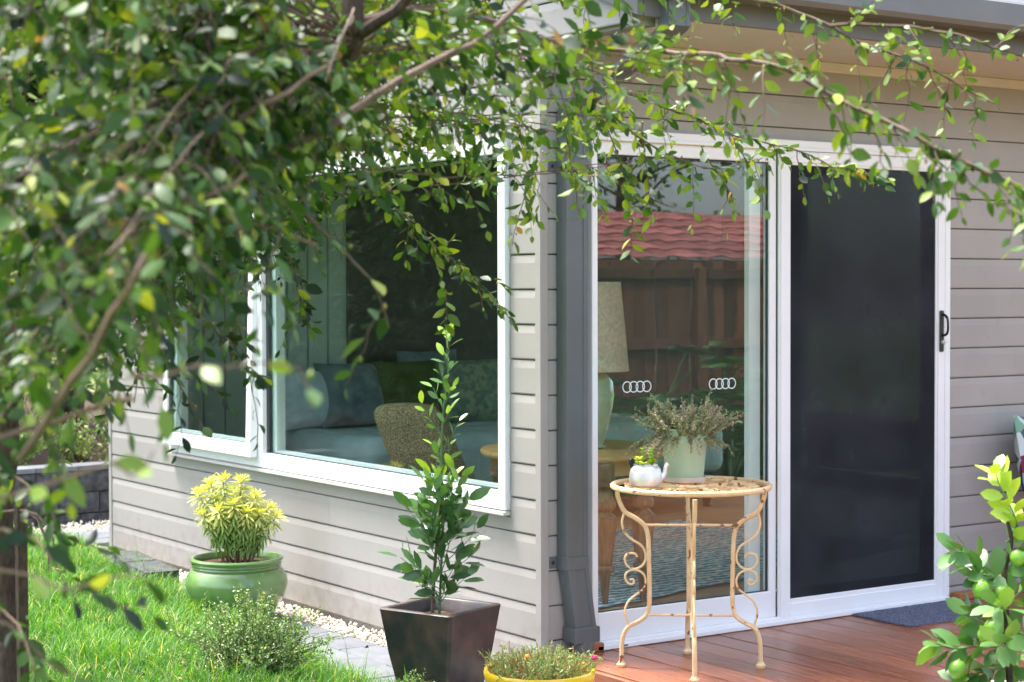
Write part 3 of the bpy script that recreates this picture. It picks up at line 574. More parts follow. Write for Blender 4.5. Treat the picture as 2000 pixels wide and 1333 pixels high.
# ================================================================== room furniture
def pillow(w_, h_, t_, n=14, seed=0, corner=.10, e=2.6):          # upright cushion, width on x, height on z, thickness on y
    r2 = np.random.default_rng(seed); g = G(); ph = r2.uniform(0, 6, 4)
    for side in (1, -1):
        o = len(g.v)
        for j in range(n+1):
            for i in range(n+1):
                u, v = -1+2*i/n, -1+2*j/n; k = max(0, (1-abs(u)**e))*max(0, (1-abs(v)**e)); ins = 1-corner*(1-abs(u)**2)*(abs(v)**2)*.5
                x = u*w_/2*(1-corner*.5*(1-v*v)); z = h_/2+v*h_/2*(1-corner*.5*(1-u*u))
                y = side*t_/2*k**.42+.006*math.sin(4*u+ph[0]+3*v)*(k**.5)
                g.add([(x, y, z)], [])
        g.f += [(o+j*(n+1)+i, o+j*(n+1)+i+1, o+(j+1)*(n+1)+i+1, o+(j+1)*(n+1)+i) for j in range(n) for i in range(n)]
    return g
def soft_box(a, b, n=12, r=.06, amp=.01, seed=0):                  # padded box with rounded edges
    g = G(); a, b = np.array(a, float), np.array(b, float); c, hf = (a+b)/2, (b-a)/2; ph = np.random.default_rng(seed).uniform(0, 6, 6)
    for ax in range(3):
        for sg in (-1, 1):
            o = len(g.v); u_, v_ = [k for k in range(3) if k != ax]
            for j in range(n+1):
                for i in range(n+1):
                    p = np.zeros(3); p[ax] = sg*hf[ax]; p[u_] = -hf[u_]+2*hf[u_]*(.5-.5*math.cos(math.pi*i/n)); p[v_] = -hf[v_]+2*hf[v_]*(.5-.5*math.cos(math.pi*j/n))
                    core = np.clip(p, -(hf-r), hf-r); dv = p-core; L_ = np.linalg.norm(dv); q = core+dv/L_*r if L_ > 1e-9 else p
                    q = q+norm(dv)*amp*(math.sin(7*p[0]+ph[0])*math.sin(6*p[1]+ph[1])+.6*math.sin(11*p[2]+9*p[0]+ph[2])); g.add([c+q], [])
            g.f += [(o+j*(n+1)+i, o+j*(n+1)+i+1, o+(j+1)*(n+1)+i+1, o+(j+1)*(n+1)+i) for j in range(n) for i in range(n)]
    return g
FZ = .046
db_ = thing('daybed', (2.3, 3.72, FZ), 'teal quilted daybed against the back wall inside the room', 'daybed')
soft_box((-1.35, -.66, .22), (1.35, .66, .56), 18, .10, .008, 3).build('quilt', 'teal', db_, 'full')
for k in range(9): G().tube([(-1.2+.3*k, -.67, .3), (-1.2+.3*k, -.665, .45), (-1.2+.3*k, -.60, .552), (-1.2+.3*k, .3, .562)], .0035, 5).build('quilt_seam', 'teal', db_)
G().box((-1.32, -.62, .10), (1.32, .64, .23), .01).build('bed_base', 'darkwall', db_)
for x in (-1.25, 1.25):
    for y in (-.56, .56): G().lathe([(.03, 0), (.035, .1)], 14, (x, y, 0)).build('foot', 'oldwood', db_)
for i, (px_, wd_, hh, m_, lb, rz, tl) in enumerate(((615, .50, .38, 'cush_pale', 'pale blue cushion at end of the daybed row', .25, -.25), (700, .52, .42, 'cush_blue', 'slate blue linen cushion on daybed', .05, -.3), (800, .50, .42, 'cush_olive', 'olive green cushion between blue and printed cushions on daybed', -.1, -.28), (930, .62, .42, 'cush_print', 'botanical print cushion on daybed behind bay tree', -.05, -.3), (845, .5, .46, 'cush_blue', 'dark blue cushion standing behind the olive cushion', .1, -.15))):
    q = AF+AR*(px_-1000)/F; dd = (4.07+(.13 if i == 4 else 0)-.02*i*(i < 4)-CAM[1])/q[1]; x = CAM[0]+q[0]*dd
    o = pillow(wd_, hh, .17, 14, i).build('cushion', m_, None, 'full'); o.location = (x, 4.07+(.13 if i == 4 else 0)-.02*i*(i < 4), FZ+.555+(.01 if i < 4 else .02)); o.rotation_euler = (tl, 0, rz)
    tag(o, lb, 'cushion', 'cushions along the daybed')
# tweed chair with its back to the window
ch = thing('tweed_chair', (.93, 2.42, FZ), 'brown tweed upholstered chair with rounded back behind the window', 'chair', rz=R(-40))
g = soft_box((-.19, -.085, .36), (.19, .085, .80), 12, .07, .004, 5); g.v = [(x*(1-.1*(z-.4))-.38*(z-.66), y-.22-.2*(z-.4), z+.03*math.cos(6*x)) for x, y, z in g.v]; g.build('backrest', 'tweed', ch, 'full')
soft_box((-.25, -.22, .28), (.25, .28, .43), 10, .05, .004, 6).build('seat', 'tweed', ch, 'full')
for x in (-.2, .2):
    for y in (-.18, .23): G().tube([(x, y, .29), (x*1.08, y*1.1, 0)], [.02, .014], 8).build('leg', 'oldwood', ch)
# round table with turned legs
tb = thing('round_table', (.89, .96, FZ), 'round pine table with turned legs inside the glass door', 'table')
G().lathe([(.43, .645), (.455, .648), (.462, .66), (.46, .672), (.452, .678)], 72).build('table_top', 'wood', tb, True)
g = G(); g.box((-.11, -.41, .58), (.02, -.385, .644)); g.box((-.24, .24, .58), (.24, .26, .644)); g.box((-.06, -.384, .58), (-.03, .239, .644)); g.build('apron', 'wood', tb)
tp = [(.011, 0), (.013, .03), (.022, .14), (.024, .145), (.036, .155), (.04, .168), (.036, .18), (.026, .185), (.03, .20), (.046, .35), (.048, .40), (.03, .415), (.026, .425), (.042, .44), (.045, .46), (.034, .485), (.026, .52), (.03, .535), (.044, .54), (.044, .55), (.032, .56), (.032, .565)]
for k in range(4):
    x, y = ((-.15, -.40), (.06, -.41), (.28, .25), (-.28, .25))[k]
    g = G().lathe([(r_*1.15, z) for r_, z in tp], 20, (x, y, 0)); g.box((x-.034, y-.034, .56), (x+.034, y+.034, .644), .003); g.build('leg', 'oldwood', tb, True)
# stool frame seen beside the tweed chair
st_ = thing('wooden_stool', (.52, 1.62, FZ), 'small pine stool with post legs by the window', 'stool', rz=R(20))
G().box((-.17, -.17, .44), (.17, .17, .465), .006).build('seat', 'wood', st_)
for x in (-.14, .14):
    for y in (-.14, .14): G().box((x-.02, y-.02, 0), (x+.02, y+.02, .439), .003).build('leg', 'wood', st_)
for y in (-.14, .14): G().box((-.119, y-.012, .2), (.119, y+.012, .235), .003).build('rail', 'wood', st_)
# lamp
lp = P(1147, 868, 8.45); lm = thing('table_lamp', (lp[0], lp[1], FZ+.679), 'table lamp with cream linen shade and celadon ceramic base', 'lamp')
G().lathe([(.075, 0), (.085, .004), (.085, .012), (.07, .016), (.078, .03), (.10, .1), (.12, .19), (.127, .25), (.12, .31), (.09, .345), (.05, .36), (.02, .37), (.02, .40)], 48).build('lamp_base', 'ceramic', lm, True)
g = G(); n_ = 56
for r_, z in ((.196, .36), (.158, .775), (.155, .775), (.193, .36)): g.add([(r_*math.cos(2*math.pi*j/n_), r_*math.sin(2*math.pi*j/n_), z) for j in range(n_)], [])
g.f += [(i*n_+j, i*n_+(j+1) % n_, ((i+1) % 4)*n_+(j+1) % n_, ((i+1) % 4)*n_+j) for i in range(4) for j in range(n_)]; g.build('lamp_shade', 'shade', lm, True)
G().tube([(0, 0, .40), (0, 0, .5)], .012, 10).build('lamp_holder', 'black', lm)
# dried flowers in a small vase
vs_ = thing('dried_flowers', (.57, .93, FZ+.679), 'dried rust coloured flower stems in small vase on pine table', 'vase')
G().lathe([(.03, 0), (.04, .03), (.045, .07), (.03, .11), (.022, .14), (.026, .15)], 24).build('vase', 'ceramic', vs_, True)
g = G()
for k in range(16):
    d = norm([U(-.8, .5), U(-.5, .8), 2.2]); e_ = np.array([0, 0, .12])+d*U(.14, .26); g.tube([(0, 0, .05), np.array([0, 0, .1])+d*.06, e_], .0012, 4)
    for q in range(7): c = e_+rng.normal(0, .012, 3); g.box(c-.0035, c+.0035)
g.build('dried_stems', 'dried', vs_)
# rug
g = G(); x0, x1, y0, y1 = .48, 3.3, .50, 2.08
for j in range(24):
    for i in range(40): g.add([(x0+(x1-x0)*i/39, y0+(y1-y0)*j/23+.012*math.sin(i*.7), FZ+.010+.002*math.sin(i*1.9+j))], [])
g.f += [(j*40+i, j*40+i+1, (j+1)*40+i+1, (j+1)*40+i) for j in range(23) for i in range(39)]
rug_c, rug_s = math.cos(R(14)), math.sin(R(14)); rugt = lambda V: [(.62+(x-.55)*rug_c-(y-.5)*rug_s, .47+(x-.55)*rug_s+(y-.5)*rug_c, z) for x, y, z in V]; g.v = rugt(g.v)
rug = g.build('rug', 'rug', None, 'full'); tag(rug, 'blue and grey woven wavy rug on the timber floor indoors', 'rug')
g = G()
for k in range(60):
    y = y0+(y1-y0)*k/59; g.tube([(x0+.005, y, FZ+.01), (x0-.03, y+U(-.01, .01), FZ+.008), (x0-.06+U(-.01, .01), y+U(-.02, .02), FZ+.004)], [.006, .005, .007], 5)
g.v = rugt(g.v); g.build('fringe', 'rug', rug)

# ================================================================== garden table with its pots
TC = np.array([.35, -.506, 0]); TS = 507.
def leg_rz(pts):                       # traced on the table's own leg plane: radius from the centre line, height
    return [((1347-(1150+x*.2873))/TS, 1.458-((950+y*.2873)-569)/TS) for x, y in pts]
legp = leg_rz([(185, 40), (192, 90), (235, 180), (310, 225), (370, 275), (392, 340), (398, 420), (402, 600), (404, 760), (400, 830), (378, 895), (320, 938), (262, 968), (228, 1020), (215, 1090), (211, 1205)])
scr1 = leg_rz([(235, 183), (222, 220), (217, 265), (236, 325), (285, 372), (345, 410), (374, 460), (376, 510), (350, 553), (300, 573), (252, 552), (235, 510), (245, 478), (275, 464), (308, 472), (320, 492)])
scr2 = leg_rz([(268, 648), (288, 642), (298, 660), (285, 676), (258, 670), (238, 640), (243, 605), (275, 581), (318, 580), (360, 605), (378, 650), (365, 705), (320, 742), (268, 785), (240, 835), (236, 885), (250, 935), (262, 966)])
bt = thing('bistro_table', TC, 'rusty cream painted wrought iron table with scrolled legs on deck', 'table')
la = math.atan2(.166, -.221)
def rot_rz(pts, a, off=0): return [(r_*math.cos(a)-off*math.sin(a), r_*math.sin(a)+off*math.cos(a), z) for r_, z in pts]
for k in range(4):
    a = la+k*math.pi/2; pl = smooth_line(rot_rz(legp, a), 60); pl[-1][2] = .02
    lg = G().tube(pl, .0095, 6, flat=(1.05, .8)).build('leg', 'iron', bt, True)
    G().tube(smooth_line(rot_rz(scr1, a), 60), .0048, 6).tube(smooth_line(rot_rz(scr2, a), 60), .0048, 6).build('scroll', 'iron', lg, True)
    g = G().lathe([(.017, 0), (.019, .004), (.019, .012), (.014, .016), (.012, .022)], 16, (pl[-1][0], pl[-1][1], 0)); g.build('foot', 'iron', lg, True)
for k in range(2):
    a = la+k*math.pi/2
    for z, r_ in ((.553-.006*k, .172), (.203-.006*k, .168)): G().tube([(r_*math.cos(a), r_*math.sin(a), z), (-r_*math.cos(a), -r_*math.sin(a), z)], .0055, 6).build('crossbar', 'iron', bt, True)
TH = .705
g = G().tube([(.302*math.cos(t), .302*math.sin(t), TH) for t in np.linspace(0, 2*math.pi, 73)], .011, 8, cap=False); g.build('rim', 'iron', bt, True)
sc_ = []
for t in np.linspace(0, 1, 34): th = math.pi*.5+t*3.4*math.pi*.62; r_ = .062*(1-.62*t); sc_.append((.062+r_*math.cos(th)-.03, r_*math.sin(th)))
for k in range(8):                     # heart of paired scrolls in each eighth
    a = la+k*math.pi/4+math.pi/8
    for s_ in (-1, 1):
        pts = []
        for t in np.linspace(0, 1, 40):
            th = -.2+t*5.2; rr_ = .056*(1-.66*t); cx_, cy_ = .215, s_*.052
            u_, v_ = cx_-rr_*math.cos(th)*1.15, cy_-s_*rr_*math.sin(th)*.9; pts.append((u_*math.cos(a)-v_*math.sin(a), u_*math.sin(a)+v_*math.cos(a), TH))
        G().tube(pts, .0075, 4, flat=(1.0, .55)).build('top_scroll', 'iron', bt)
    G().tube([(.05*math.cos(a), .05*math.sin(a), TH), (.165*math.cos(a), .165*math.sin(a), TH)], .0075, 4, flat=(1, .55)).build('top_spoke', 'iron', bt)
G().tube([(.052*math.cos(t), .052*math.sin(t), TH) for t in np.linspace(0, 2*math.pi, 37)], .008, 6, cap=False).build('hub_ring', 'iron', bt, True)
G().tube([(.16*math.cos(t), .16*math.sin(t), TH) for t in np.linspace(0, 2*math.pi, 61)], .0075, 4, flat=(1, .6), cap=False).build('inner_ring', 'iron', bt)
TT = TH+.0085
def on_table(px_, py_): return on_z(px_, py_, TT)
# saucer and bucket
bp_ = on_table(1337, 941)
o = G().lathe([(.068, 0), (.078, .003), (.086, .018), (.088, .022), (.084, .022), (.076, .008), (.06, .006)], 48).build('pot_saucer', 'saucer', None, True); o.location = bp_; tag(o, 'cream saucer under the sage green bucket', 'saucer')
bk = thing('bucket_planter', (bp_[0], bp_[1], bp_[2]+.0065), 'sage green metal bucket planter on garden table', 'bucket')
G().lathe([(.066, 0), (.071, .001), (.073, .006), (.087, .150), (.0885, .152), (.089, .158), (.088, .161), (.0895, .172), (.091, .176), (.0905, .180), (.0925, .196), (.096, .199), (.096, .203), (.092, .203), (.088, .17), (.088, .165)], 56).build('bucket', 'bucket', bk, True)
G().lathe([(.089, .165), (.06, .172), (.03, .175)], 30).build('potting_soil', 'soil', bk, True)
hb = G().tube([(-.035+.007*t, -.093-.002*math.sin(t*.6), .178-.008*math.sin(math.pi*t/8)) for t in range(9)], .0018, 6); hb.build('handle_lug', 'bucket', bk)
# thyme
th_ = thing('thyme_plant', (bp_[0], bp_[1], bp_[2]+.17), 'bushy grey green thyme spilling out of the sage bucket', 'thyme')
Lx, Lv = np.array(AR), np.array([-AF[0], -AF[1], 0]); g = G(); pos, dr, up, szs, tn = [], [], [], [], []
for k in range(300):
    az = U(0, 6.283); r0 = .085*math.sqrt(U(0, 1)); b0 = np.array([r0*math.cos(az), r0*math.sin(az), 0]); out = U(.15, 1.25)
    if U(0, 1) < .12: out = U(1.3, 2.2)
    d = norm([math.cos(az)*out+U(-.2, .2), math.sin(az)*out+U(-.2, .2), 1.0]); Ln = U(.06, .15)*(1.25 if U(0, 1) < .15 else 1.0)*(1.15 if out < .7 else 1); dr_ = (1.0 if out > 1.2 else .1)
    lat = b0@Lx
    pts = [b0+d*Ln*t-np.array([0, 0, 1])*dr_*Ln*t*t+np.array([math.cos(az), math.sin(az), 0])*.25*Ln*t*t*(out > 1)+rng.normal(0, .006, 3)*(t > 0) for t in np.linspace(0, 1, 6)]
    g.tube(pts, [.0011, .0006], 4); tone = U(0, .65) if U(0, 1) < .82 else U(.65, 1)
    for t in np.arange(.22, 1.02, .028):
        i = min(int(t*5), 4); p = pts[i]+(pts[i+1]-pts[i])*(t*5-i)
        for q in range(3): dd_ = norm(rng.normal(0, 1, 3)+d*.7); pos.append(p); dr.append(dd_); up.append(rng.normal(0, 1, 3)); szs.append(U(.007, .0115)); tn.append(np.clip(tone+U(-.15, .15), 0, 1))
g.build('stems', 'thymestem', th_)['kind'] = 'stuff'
small = leaf_template(.5, .1, .1, prof=(1,), st=(.5,))
scatter('leaves', small, pos, dr, up, szs, tn, 'thyme', th_)
# kettle planter
kp = on_table(1261, 949); kt = thing('kettle_planter', kp, 'small old aluminium kettle used as planter on garden table', 'kettle', rz=math.atan2(AR[1], AR[0])+.05)
G().lathe([(.05, 0), (.058, .004), (.063, .018), (.063, .034), (.061, .05), (.056, .066), (.050, .074), (.046, .077), (.046, .082), (.043, .082), (.043, .07)], 44).build('kettle_body', 'alu', kt, True)
G().tube(smooth_line([(.045, 0, .022), (.062, 0, .03), (.073, 0, .048), (.077, 0, .068), (.088, 0, .083)], 16), [.02, .015, .010, .0085, .009], 14).build('spout', 'alu', kt, True)
G().tube(smooth_line([(-.05, 0, .07), (-.06, 0, .095), (-.05, 0, .10), (-.045, 0, .085)], 12), .006, 8).build('handle', 'black', kt, True)
G().lathe([(.044, .066), (.02, .07)], 20).build('potting_soil', 'soil', kt)
sk = thing('succulent', (kp[0], kp[1], kp[2]+.068), 'yellow green succulents growing in the kettle', 'succulent')
ls = leaf_template(.6, .12, .1, prof=(.7, 1, .8)); lms = leaf_meshes('leaf', ls, (.1, .4, .7, 1), 'succ'); pos, dr, up, szs, tn = [], [], [], [], []; g = G()
for k in range(9):
    a = U(0, 6.28); b0 = np.array([.03*math.cos(a), .03*math.sin(a), 0]); hh = U(.015, .04) if k > 2 else U(.05, .075); lean = np.array([U(-.012, .012), U(-.012, .012), 0]); tpt = b0+lean+[0, 0, hh]; g.tube([b0, tpt], .002, 5)
    for lv in range(2 if k > 2 else 5):
        for q in range(5):
            aa = q*1.257+lv*.6; pos.append(b0+(tpt-b0)*(1-.2*lv)); dr.append([math.cos(aa), math.sin(aa), .45]); up.append([0, 0, 1]); szs.append(U(.018, .026) if k > 2 else U(.012, .018)); tn.append(U(.1, .5) if k < 3 else U(.4, 1))
g.build('stems', 'succ', sk); put_leaves('leaf', lms, (.1, .4, .7, 1), pos, dr, up, szs, tn, sk)

# ================================================================== pots along the side wall
PZ = -.099
def base_at(px_, d): q = AF+AR*(px_-1000)/F; p = CAM+q*d; return np.array([p[0], p[1], PZ])
# green glazed bowl
gb = base_at(459, 8.58); gp_ = thing('bowl_pot', gb, 'round green glazed ceramic pot with ribbed rim on the pavers', 'pot')
G().lathe([(.13, 0), (.15, .004), (.19, .05), (.226, .11), (.243, .165), (.238, .205), (.218, .238), (.208, .245), (.213, .252), (.209, .259), (.215, .266), (.211, .273), (.219, .280), (.223, .288), (.218, .296), (.204, .296), (.198, .285), (.198, .26)], 72).build('glazed_pot', 'greenpot', gp_, True)
G().lathe([(.2, .262), (.1, .27), (.03, .272)], 40).build('potting_soil', 'soil', gp_, True)
eu = thing('euphorbia_plant', (gb[0], gb[1], gb[2]+.262), 'yellow variegated euphorbia growing in round green pot', 'shrub')
el = leaf_template(.15, .1, .3, prof=(.75, 1, .8), pet=.02); ed = np.zeros(11); ed[[1, 3, 4, 6, 7, 9]] = .30; ed[10] = .25
tl = (.05, .2, .4, .55, .68); em = leaf_meshes('leaf', el, tl, 'euph', ed); pos, dr, up, szs, tn = [], [], [], [], []; g = G()
heads = [(-.18, .34, 0), (-.13, .385, .05), (-.06, .41, -.02), (.02, .40, .03), (.0, .30, -.08), (.095, .33, .0), (.155, .27, .02), (.195, .23, -.02), (-.15, .25, -.06), (.06, .26, -.07), (-.07, .27, -.09), (.12, .25, -.05), (-.02, .33, .1), (.08, .3, .1), (-.1, .29, .1)]
for sx, hz, dv in heads:
    hx = Lx*sx+norm([AF[0], AF[1], 0])*dv; b0 = hx*.35; b0[2] = 0; tp_ = hx.copy(); tp_[2] = hz; tp_ -= np.array([0, 0, 0]); mid = (b0+tp_)/2; mid[:2] = b0[:2]*.6+tp_[:2]*.4
    pl = smooth_line([b0, mid, tp_], 12); g.tube(pl, [.006, .004, .0022, .0015], 6); ax = norm(pl[-1]-pl[-3]); nl = int(125*hz/.3)
    for q in range(nl):
        t = .34+.66*(q/nl)**.72; i = min(int(t*11), 10); p = pl[i]+(pl[i+1]-pl[i])*(t*11-i); aa = q*2.4; s1 = norm(np.cross(ax, [1, .3, 0])); s2 = np.cross(ax, s1)
        rad = s1*math.cos(aa)+s2*math.sin(aa); tilt_ = -.9+1.5*max(0, (t-.34)/.66)**1.4+(1.5*(t-.9)/.1 if t > .9 else 0)+U(-.25, .25)
        pos.append(p); dr.append(rad+ax*tilt_+[0, 0, -.12]); up.append(ax+rng.normal(0, .45, 3)); szs.append(U(.055, .075)*(1-.35*max(0, t-.9)/.1)); tn.append(np.clip(.02+.5*(max(0, t-.3)/.7)**1.5+U(-.05, .09)+(.07 if t > .94 else 0), .02, .68))
pos, dr, up, szs, tn = map(np.array, (pos, dr, up, szs, tn)); order = np.argsort([topx(p+np.array([gb[0], gb[1], .16]))[2] for p in pos]); a_, b_ = order[:300], order[300:]
put_leaves('leaf', em, tl, pos[a_], dr[a_], up[a_], szs[a_], tn[a_], eu); scatter('leaves', el, pos[b_], dr[b_], up[b_], szs[b_], tn[b_], 'euph', eu, edge=ed)
g.build('stems', 'euphstem', eu, True)
# square dark pot
sb_ = base_at(858, 6.90); sq = thing('square_pot', sb_, 'tall square tapered dark bronze glazed pot beside the wall', 'pot', rz=math.atan2(AF[1], AF[0])+R(-34))
g = G(); o_ = .172; b_ = .115; HH = .352
def ring4(r_, z, c=.012): return [(sx*(r_-c if e else r_), sy*(r_ if e else r_-c), z) for sx, sy, es in ((1, 1, (0, 1)), (-1, 1, (1, 0)), (-1, -1, (0, 1)), (1, -1, (1, 0))) for e in es]
rings_ = [ring4(b_, 0), ring4(b_+(o_-b_)*.5+.004, HH*.5), ring4(o_-.002, HH-.012), ring4(o_, HH-.004), ring4(o_-.004, HH), ring4(o_-.024, HH), ring4(o_-.028, HH-.005), ring4(o_-.04, HH-.06)]
for q in rings_: g.add(q, [])
g.f += [(i*8+j, i*8+(j+1) % 8, (i+1)*8+(j+1) % 8, (i+1)*8+j) for i in range(len(rings_)-1) for j in range(8)]+[tuple(range(8))]
g.build('glazed_pot', 'blackpot', sq, True); G().add(ring4(o_-.036, HH-.05), [tuple(range(8))]).build('potting_soil', 'soil', sq)
by = thing('bay_tree', (sb_[0], sb_[1], sb_[2]+HH-.055), 'slender young bay laurel growing in the square dark pot', 'bay tree')
BO = np.array([sb_[0], sb_[1], sb_[2]+HH-.055])
def bpx(x, y, dz=0): return P(x, y, 6.90+dz)-BO
s1 = smooth_line([bpx(858, 1200), bpx(862, 1100), bpx(866, 1000), bpx(862, 900), bpx(866, 800), bpx(874, 735), bpx(872, 668)], 40); s2 = smooth_line([bpx(844, 1200), bpx(848, 1120), bpx(855, 1040), bpx(862, 980)], 16)
G().tube(s1, [.0055, .0045, .003, .0016], 7).build('stem', 'bay', by, True); G().tube(s2, [.008, .006, .004], 7).build('stem', 'twig', by, True)
yl = leaf_template(.40, .14, .12, .012, .08, (.7, 1, .75)); tl = (.05, .3, .5, .7, .95); ym = leaf_meshes('leaf', yl, tl, 'bay'); pos, dr, up, szs, tn = [], [], [], [], []; g = G()
def sprig(p0, d0, Ln, nl, sz, tone):
    d0 = norm(d0); pts = np.array([p0+d0*Ln*t+np.array([0, 0, .35])*Ln*t*t for t in np.linspace(0, 1, 6)]); g.tube(pts, [.0022, .0012], 5)
    for q in range(nl):
        t = .3+.7*q/max(1, nl-1); i = min(int(t*5), 4); p = pts[i]+(pts[i+1]-pts[i])*(t*5-i); aa = q*2.4+U(0, 1); tg = norm(pts[5]-pts[3]); sa = norm(np.cross(tg, [.3, .2, 1])); sb2 = np.cross(tg, sa)
        pos.append(p); dr.append(sa*math.cos(aa)+sb2*math.sin(aa)+tg*(.55+.9*t)); up.append(norm(rng.normal(0, .8, 3)+[0, 0, .6])); szs.append(sz*U(.95, 1.35)); tn.append(np.clip(tone+U(-.15, .15)+.25*(t > .8), .02, 1))
for x, y, dx_, dz_, Ln, nl, sz, tn_ in [(858, 1150, -70, 40, .14, 5, .085, .15), (856, 1120, -90, 10, .16, 6, .085, .2), (862, 1160, 60, 20, .10, 5, .08, .2), (864, 1100, 70, 40, .15, 6, .085, .2), (858, 1085, -60, 70, .17, 7, .085, .25), (862, 1060, 60, 70, .15, 7, .085, .3),
        (862, 1040, -40, 80, .16, 7, .08, .3), (866, 1010, 50, 80, .15, 7, .08, .4), (858, 1175, 20, 30, .08, 5, .075, .2), (856, 1180, -30, 20, .09, 4, .08, .15), (862, 1120, 20, 60, .16, 6, .085, .2), (860, 1090, -20, 60, .14, 6, .08, .2), (864, 1000, -30, 90, .12, 6, .07, .6), (866, 985, 40, 90, .10, 6, .07, .65), (866, 1070, 40, 30, .13, 6, .085, .2), (860, 1060, -70, 45, .13, 6, .08, .2),
        (862, 925, 30, 60, .10, 4, .06, .5), (862, 905, -40, 60, .06, 4, .055, .6), (864, 880, 50, 60, .10, 5, .05, .6), (863, 850, -60, 60, .11, 5, .05, .7), (866, 830, 30, 50, .05, 5, .055, .7), (868, 800, -50, 60, .08, 4, .055, .6), (868, 790, 50, 70, .06, 5, .05, .75), (871, 755, -40, 70, .04, 4, .055, .5), (873, 735, 25, 80, .04, 3, .055, .55), (874, 715, -45, 80, .03, 3, .055, .5), (874, 690, 30, 90, .03, 3, .05, .7), (872, 668, 0, 100, .03, 6, .048, .9)]:
    if y > 950: sprig(bpx(x, y), -Lx*dx_*U(.3, .8)+np.array([0, 0, dz_])+norm([AF[0], AF[1], 0])*U(-60, 60), Ln*.8, nl, sz*.9, tn_)
    sprig(bpx(x, y), Lx*dx_+np.array([0, 0, dz_])+norm([AF[0], AF[1], 0])*U(-60, 60), Ln, nl, sz, tn_)
g.build('twigs', 'bay', by); put_leaves('leaf', ym, tl, pos, dr, up, szs, tn, by)
# yellow pot with portulaca
yb = base_at(1052, 6.05); yp = thing('yellow_pot', yb, 'round bright yellow glazed pot beside the deck', 'pot')
G().lathe([(.14, 0), (.145, .01), (.175, .21), (.186, .26), (.190, .278), (.186, .287), (.176, .285), (.168, .26), (.162, .22)], 64).build('glazed_pot', 'yellow', yp, True); G().lathe([(.166, .243), (.05, .252)], 40).build('potting_soil', 'soil', yp)
po = thing('portulaca_plant', (yb[0], yb[1], yb[2]+.245), 'straggly flowering portulaca in the yellow pot', 'portulaca'); g = G(); pos, dr, up, szs, tn = [], [], [], [], []
for k in range(260):
    az, r0 = U(0, 6.28), .155*math.sqrt(U(0, 1)); b0 = np.array([r0*math.cos(az), r0*math.sin(az), 0]); d = norm([math.cos(az)*.5+U(-.5, .5), math.sin(az)*.5+U(-.5, .5), 1.1]); Ln = U(.04, .115); dry = U(0, 1) < .2
    pts = [b0+d*Ln*t for t in (0, .5, 1)]; g.tube(pts, [.0022, .0015], 4, tint=U(.8, .92) if dry or U(0, 1) < .3 else U(.5, .8))
    if not dry:
        for q in range(20): t = U(.25, 1); pos.append(b0+d*Ln*t); dr.append(norm(rng.normal(0, 1, 3)+[0, 0, .4])); up.append(rng.normal(0, 1, 3)); szs.append(U(.014, .025)); tn.append(U(0, .55) if U(0, 1) < .82 else U(.55, .85))
g.build('stems', 'port', po)['kind'] = 'stuff'; scatter('leaves', leaf_template(.22, .05, .3, prof=(1,), st=(.5,)), pos, dr, up, szs, tn, 'port', po)
def flower(m_, px_, py_, d, r_):
    c = P(px_, py_, d)-np.array([yb[0], yb[1], yb[2]+.245]); g = G(); g.lathe([(r_*.25, -r_*.9), (r_*.85, -r_*.3), (r_, .2*r_), (r_*.75, .8*r_), (r_*.3, r_)], 12, tuple(c)); g.build('flower', m_, po, True); b0 = c*.8; b0[2] = 0; G().tube([b0, c-[0, 0, r_*.9]], .0015, 5).build('flower_stem', 'port', po)
flower('magenta', 1162, 1286, 6.0, .0095); flower('orange', 1029, 1284, 6.0, .009)
# box-leaved shrub in the lawn and the sprig beside the square pot
def shrub(name, base, spread, hgt, ns, label, tone, seed):
    global rng
    t_ = thing(name, base, label, 'shrub'); r2 = np.random.default_rng(seed); g = G(); pos, dr, up, szs, tn = [], [], [], [], []
    for k in range(ns):
        az = r2.uniform(0, 6.28); out = abs(r2.normal(0, .6)); d = norm([math.cos(az)*out, math.sin(az)*out, 1.0]); Ln = hgt*r2.uniform(.5, 1.0)*(1.2 if r2.random() < .08 else 1)
        pts = np.array([np.array([math.cos(az), math.sin(az), 0])*spread*.2*r2.random()+d*np.array([spread/hgt*1.3, spread/hgt*1.3, 1])*Ln*t-np.array([0, 0, .28*out])*Ln*t*t for t in np.linspace(0, 1, 7)]); g.tube(pts, [.002, .0008], 4); tk = tone+r2.uniform(-.12, .12)
        for t in np.arange(.2, 1.0, .011/max(Ln, .05)*.62):
            i = min(int(t*6), 5); p = pts[i]+(pts[i+1]-pts[i])*(t*6-i); tg = norm(pts[i+1]-pts[i])
            for q in range(2): pos.append(p); dr.append(norm(r2.normal(0, .6, 3))+tg*.5); up.append(r2.normal(0, .6, 3)+[0, 0, 1]); szs.append(r2.uniform(.008, .014)); tn.append(np.clip(tk+.35*max(0, t-.7)/.3+r2.uniform(-.12, .12), 0, 1))
        if r2.random() < .55:
            for q in range(2):
                i = int(r2.integers(2, 6)); p = pts[i]; d2 = norm(r2.normal(0, .5, 3)+d); e = p+d2*r2.uniform(.05, .11); g.tube([p, e], .0008, 3)
                for t in np.arange(.1, 1, .09):
                    for z in range(2): pos.append(p+(e-p)*t); dr.append(norm(r2.normal(0, .6, 3))+d2*.5); up.append(r2.normal(0, .6, 3)+[0, 0, 1]); szs.append(r2.uniform(.008, .013)); tn.append(np.clip(tk+.1+r2.uniform(-.12, .12), 0, 1))
    g.build('stems', 'twig', t_)['kind'] = 'stuff'; scatter('leaves', leaf_template(.55, .12, .15, prof=(.9, .9), st=(.35, .7)), pos, dr, up, szs, tn, 'shrub', t_); return t_
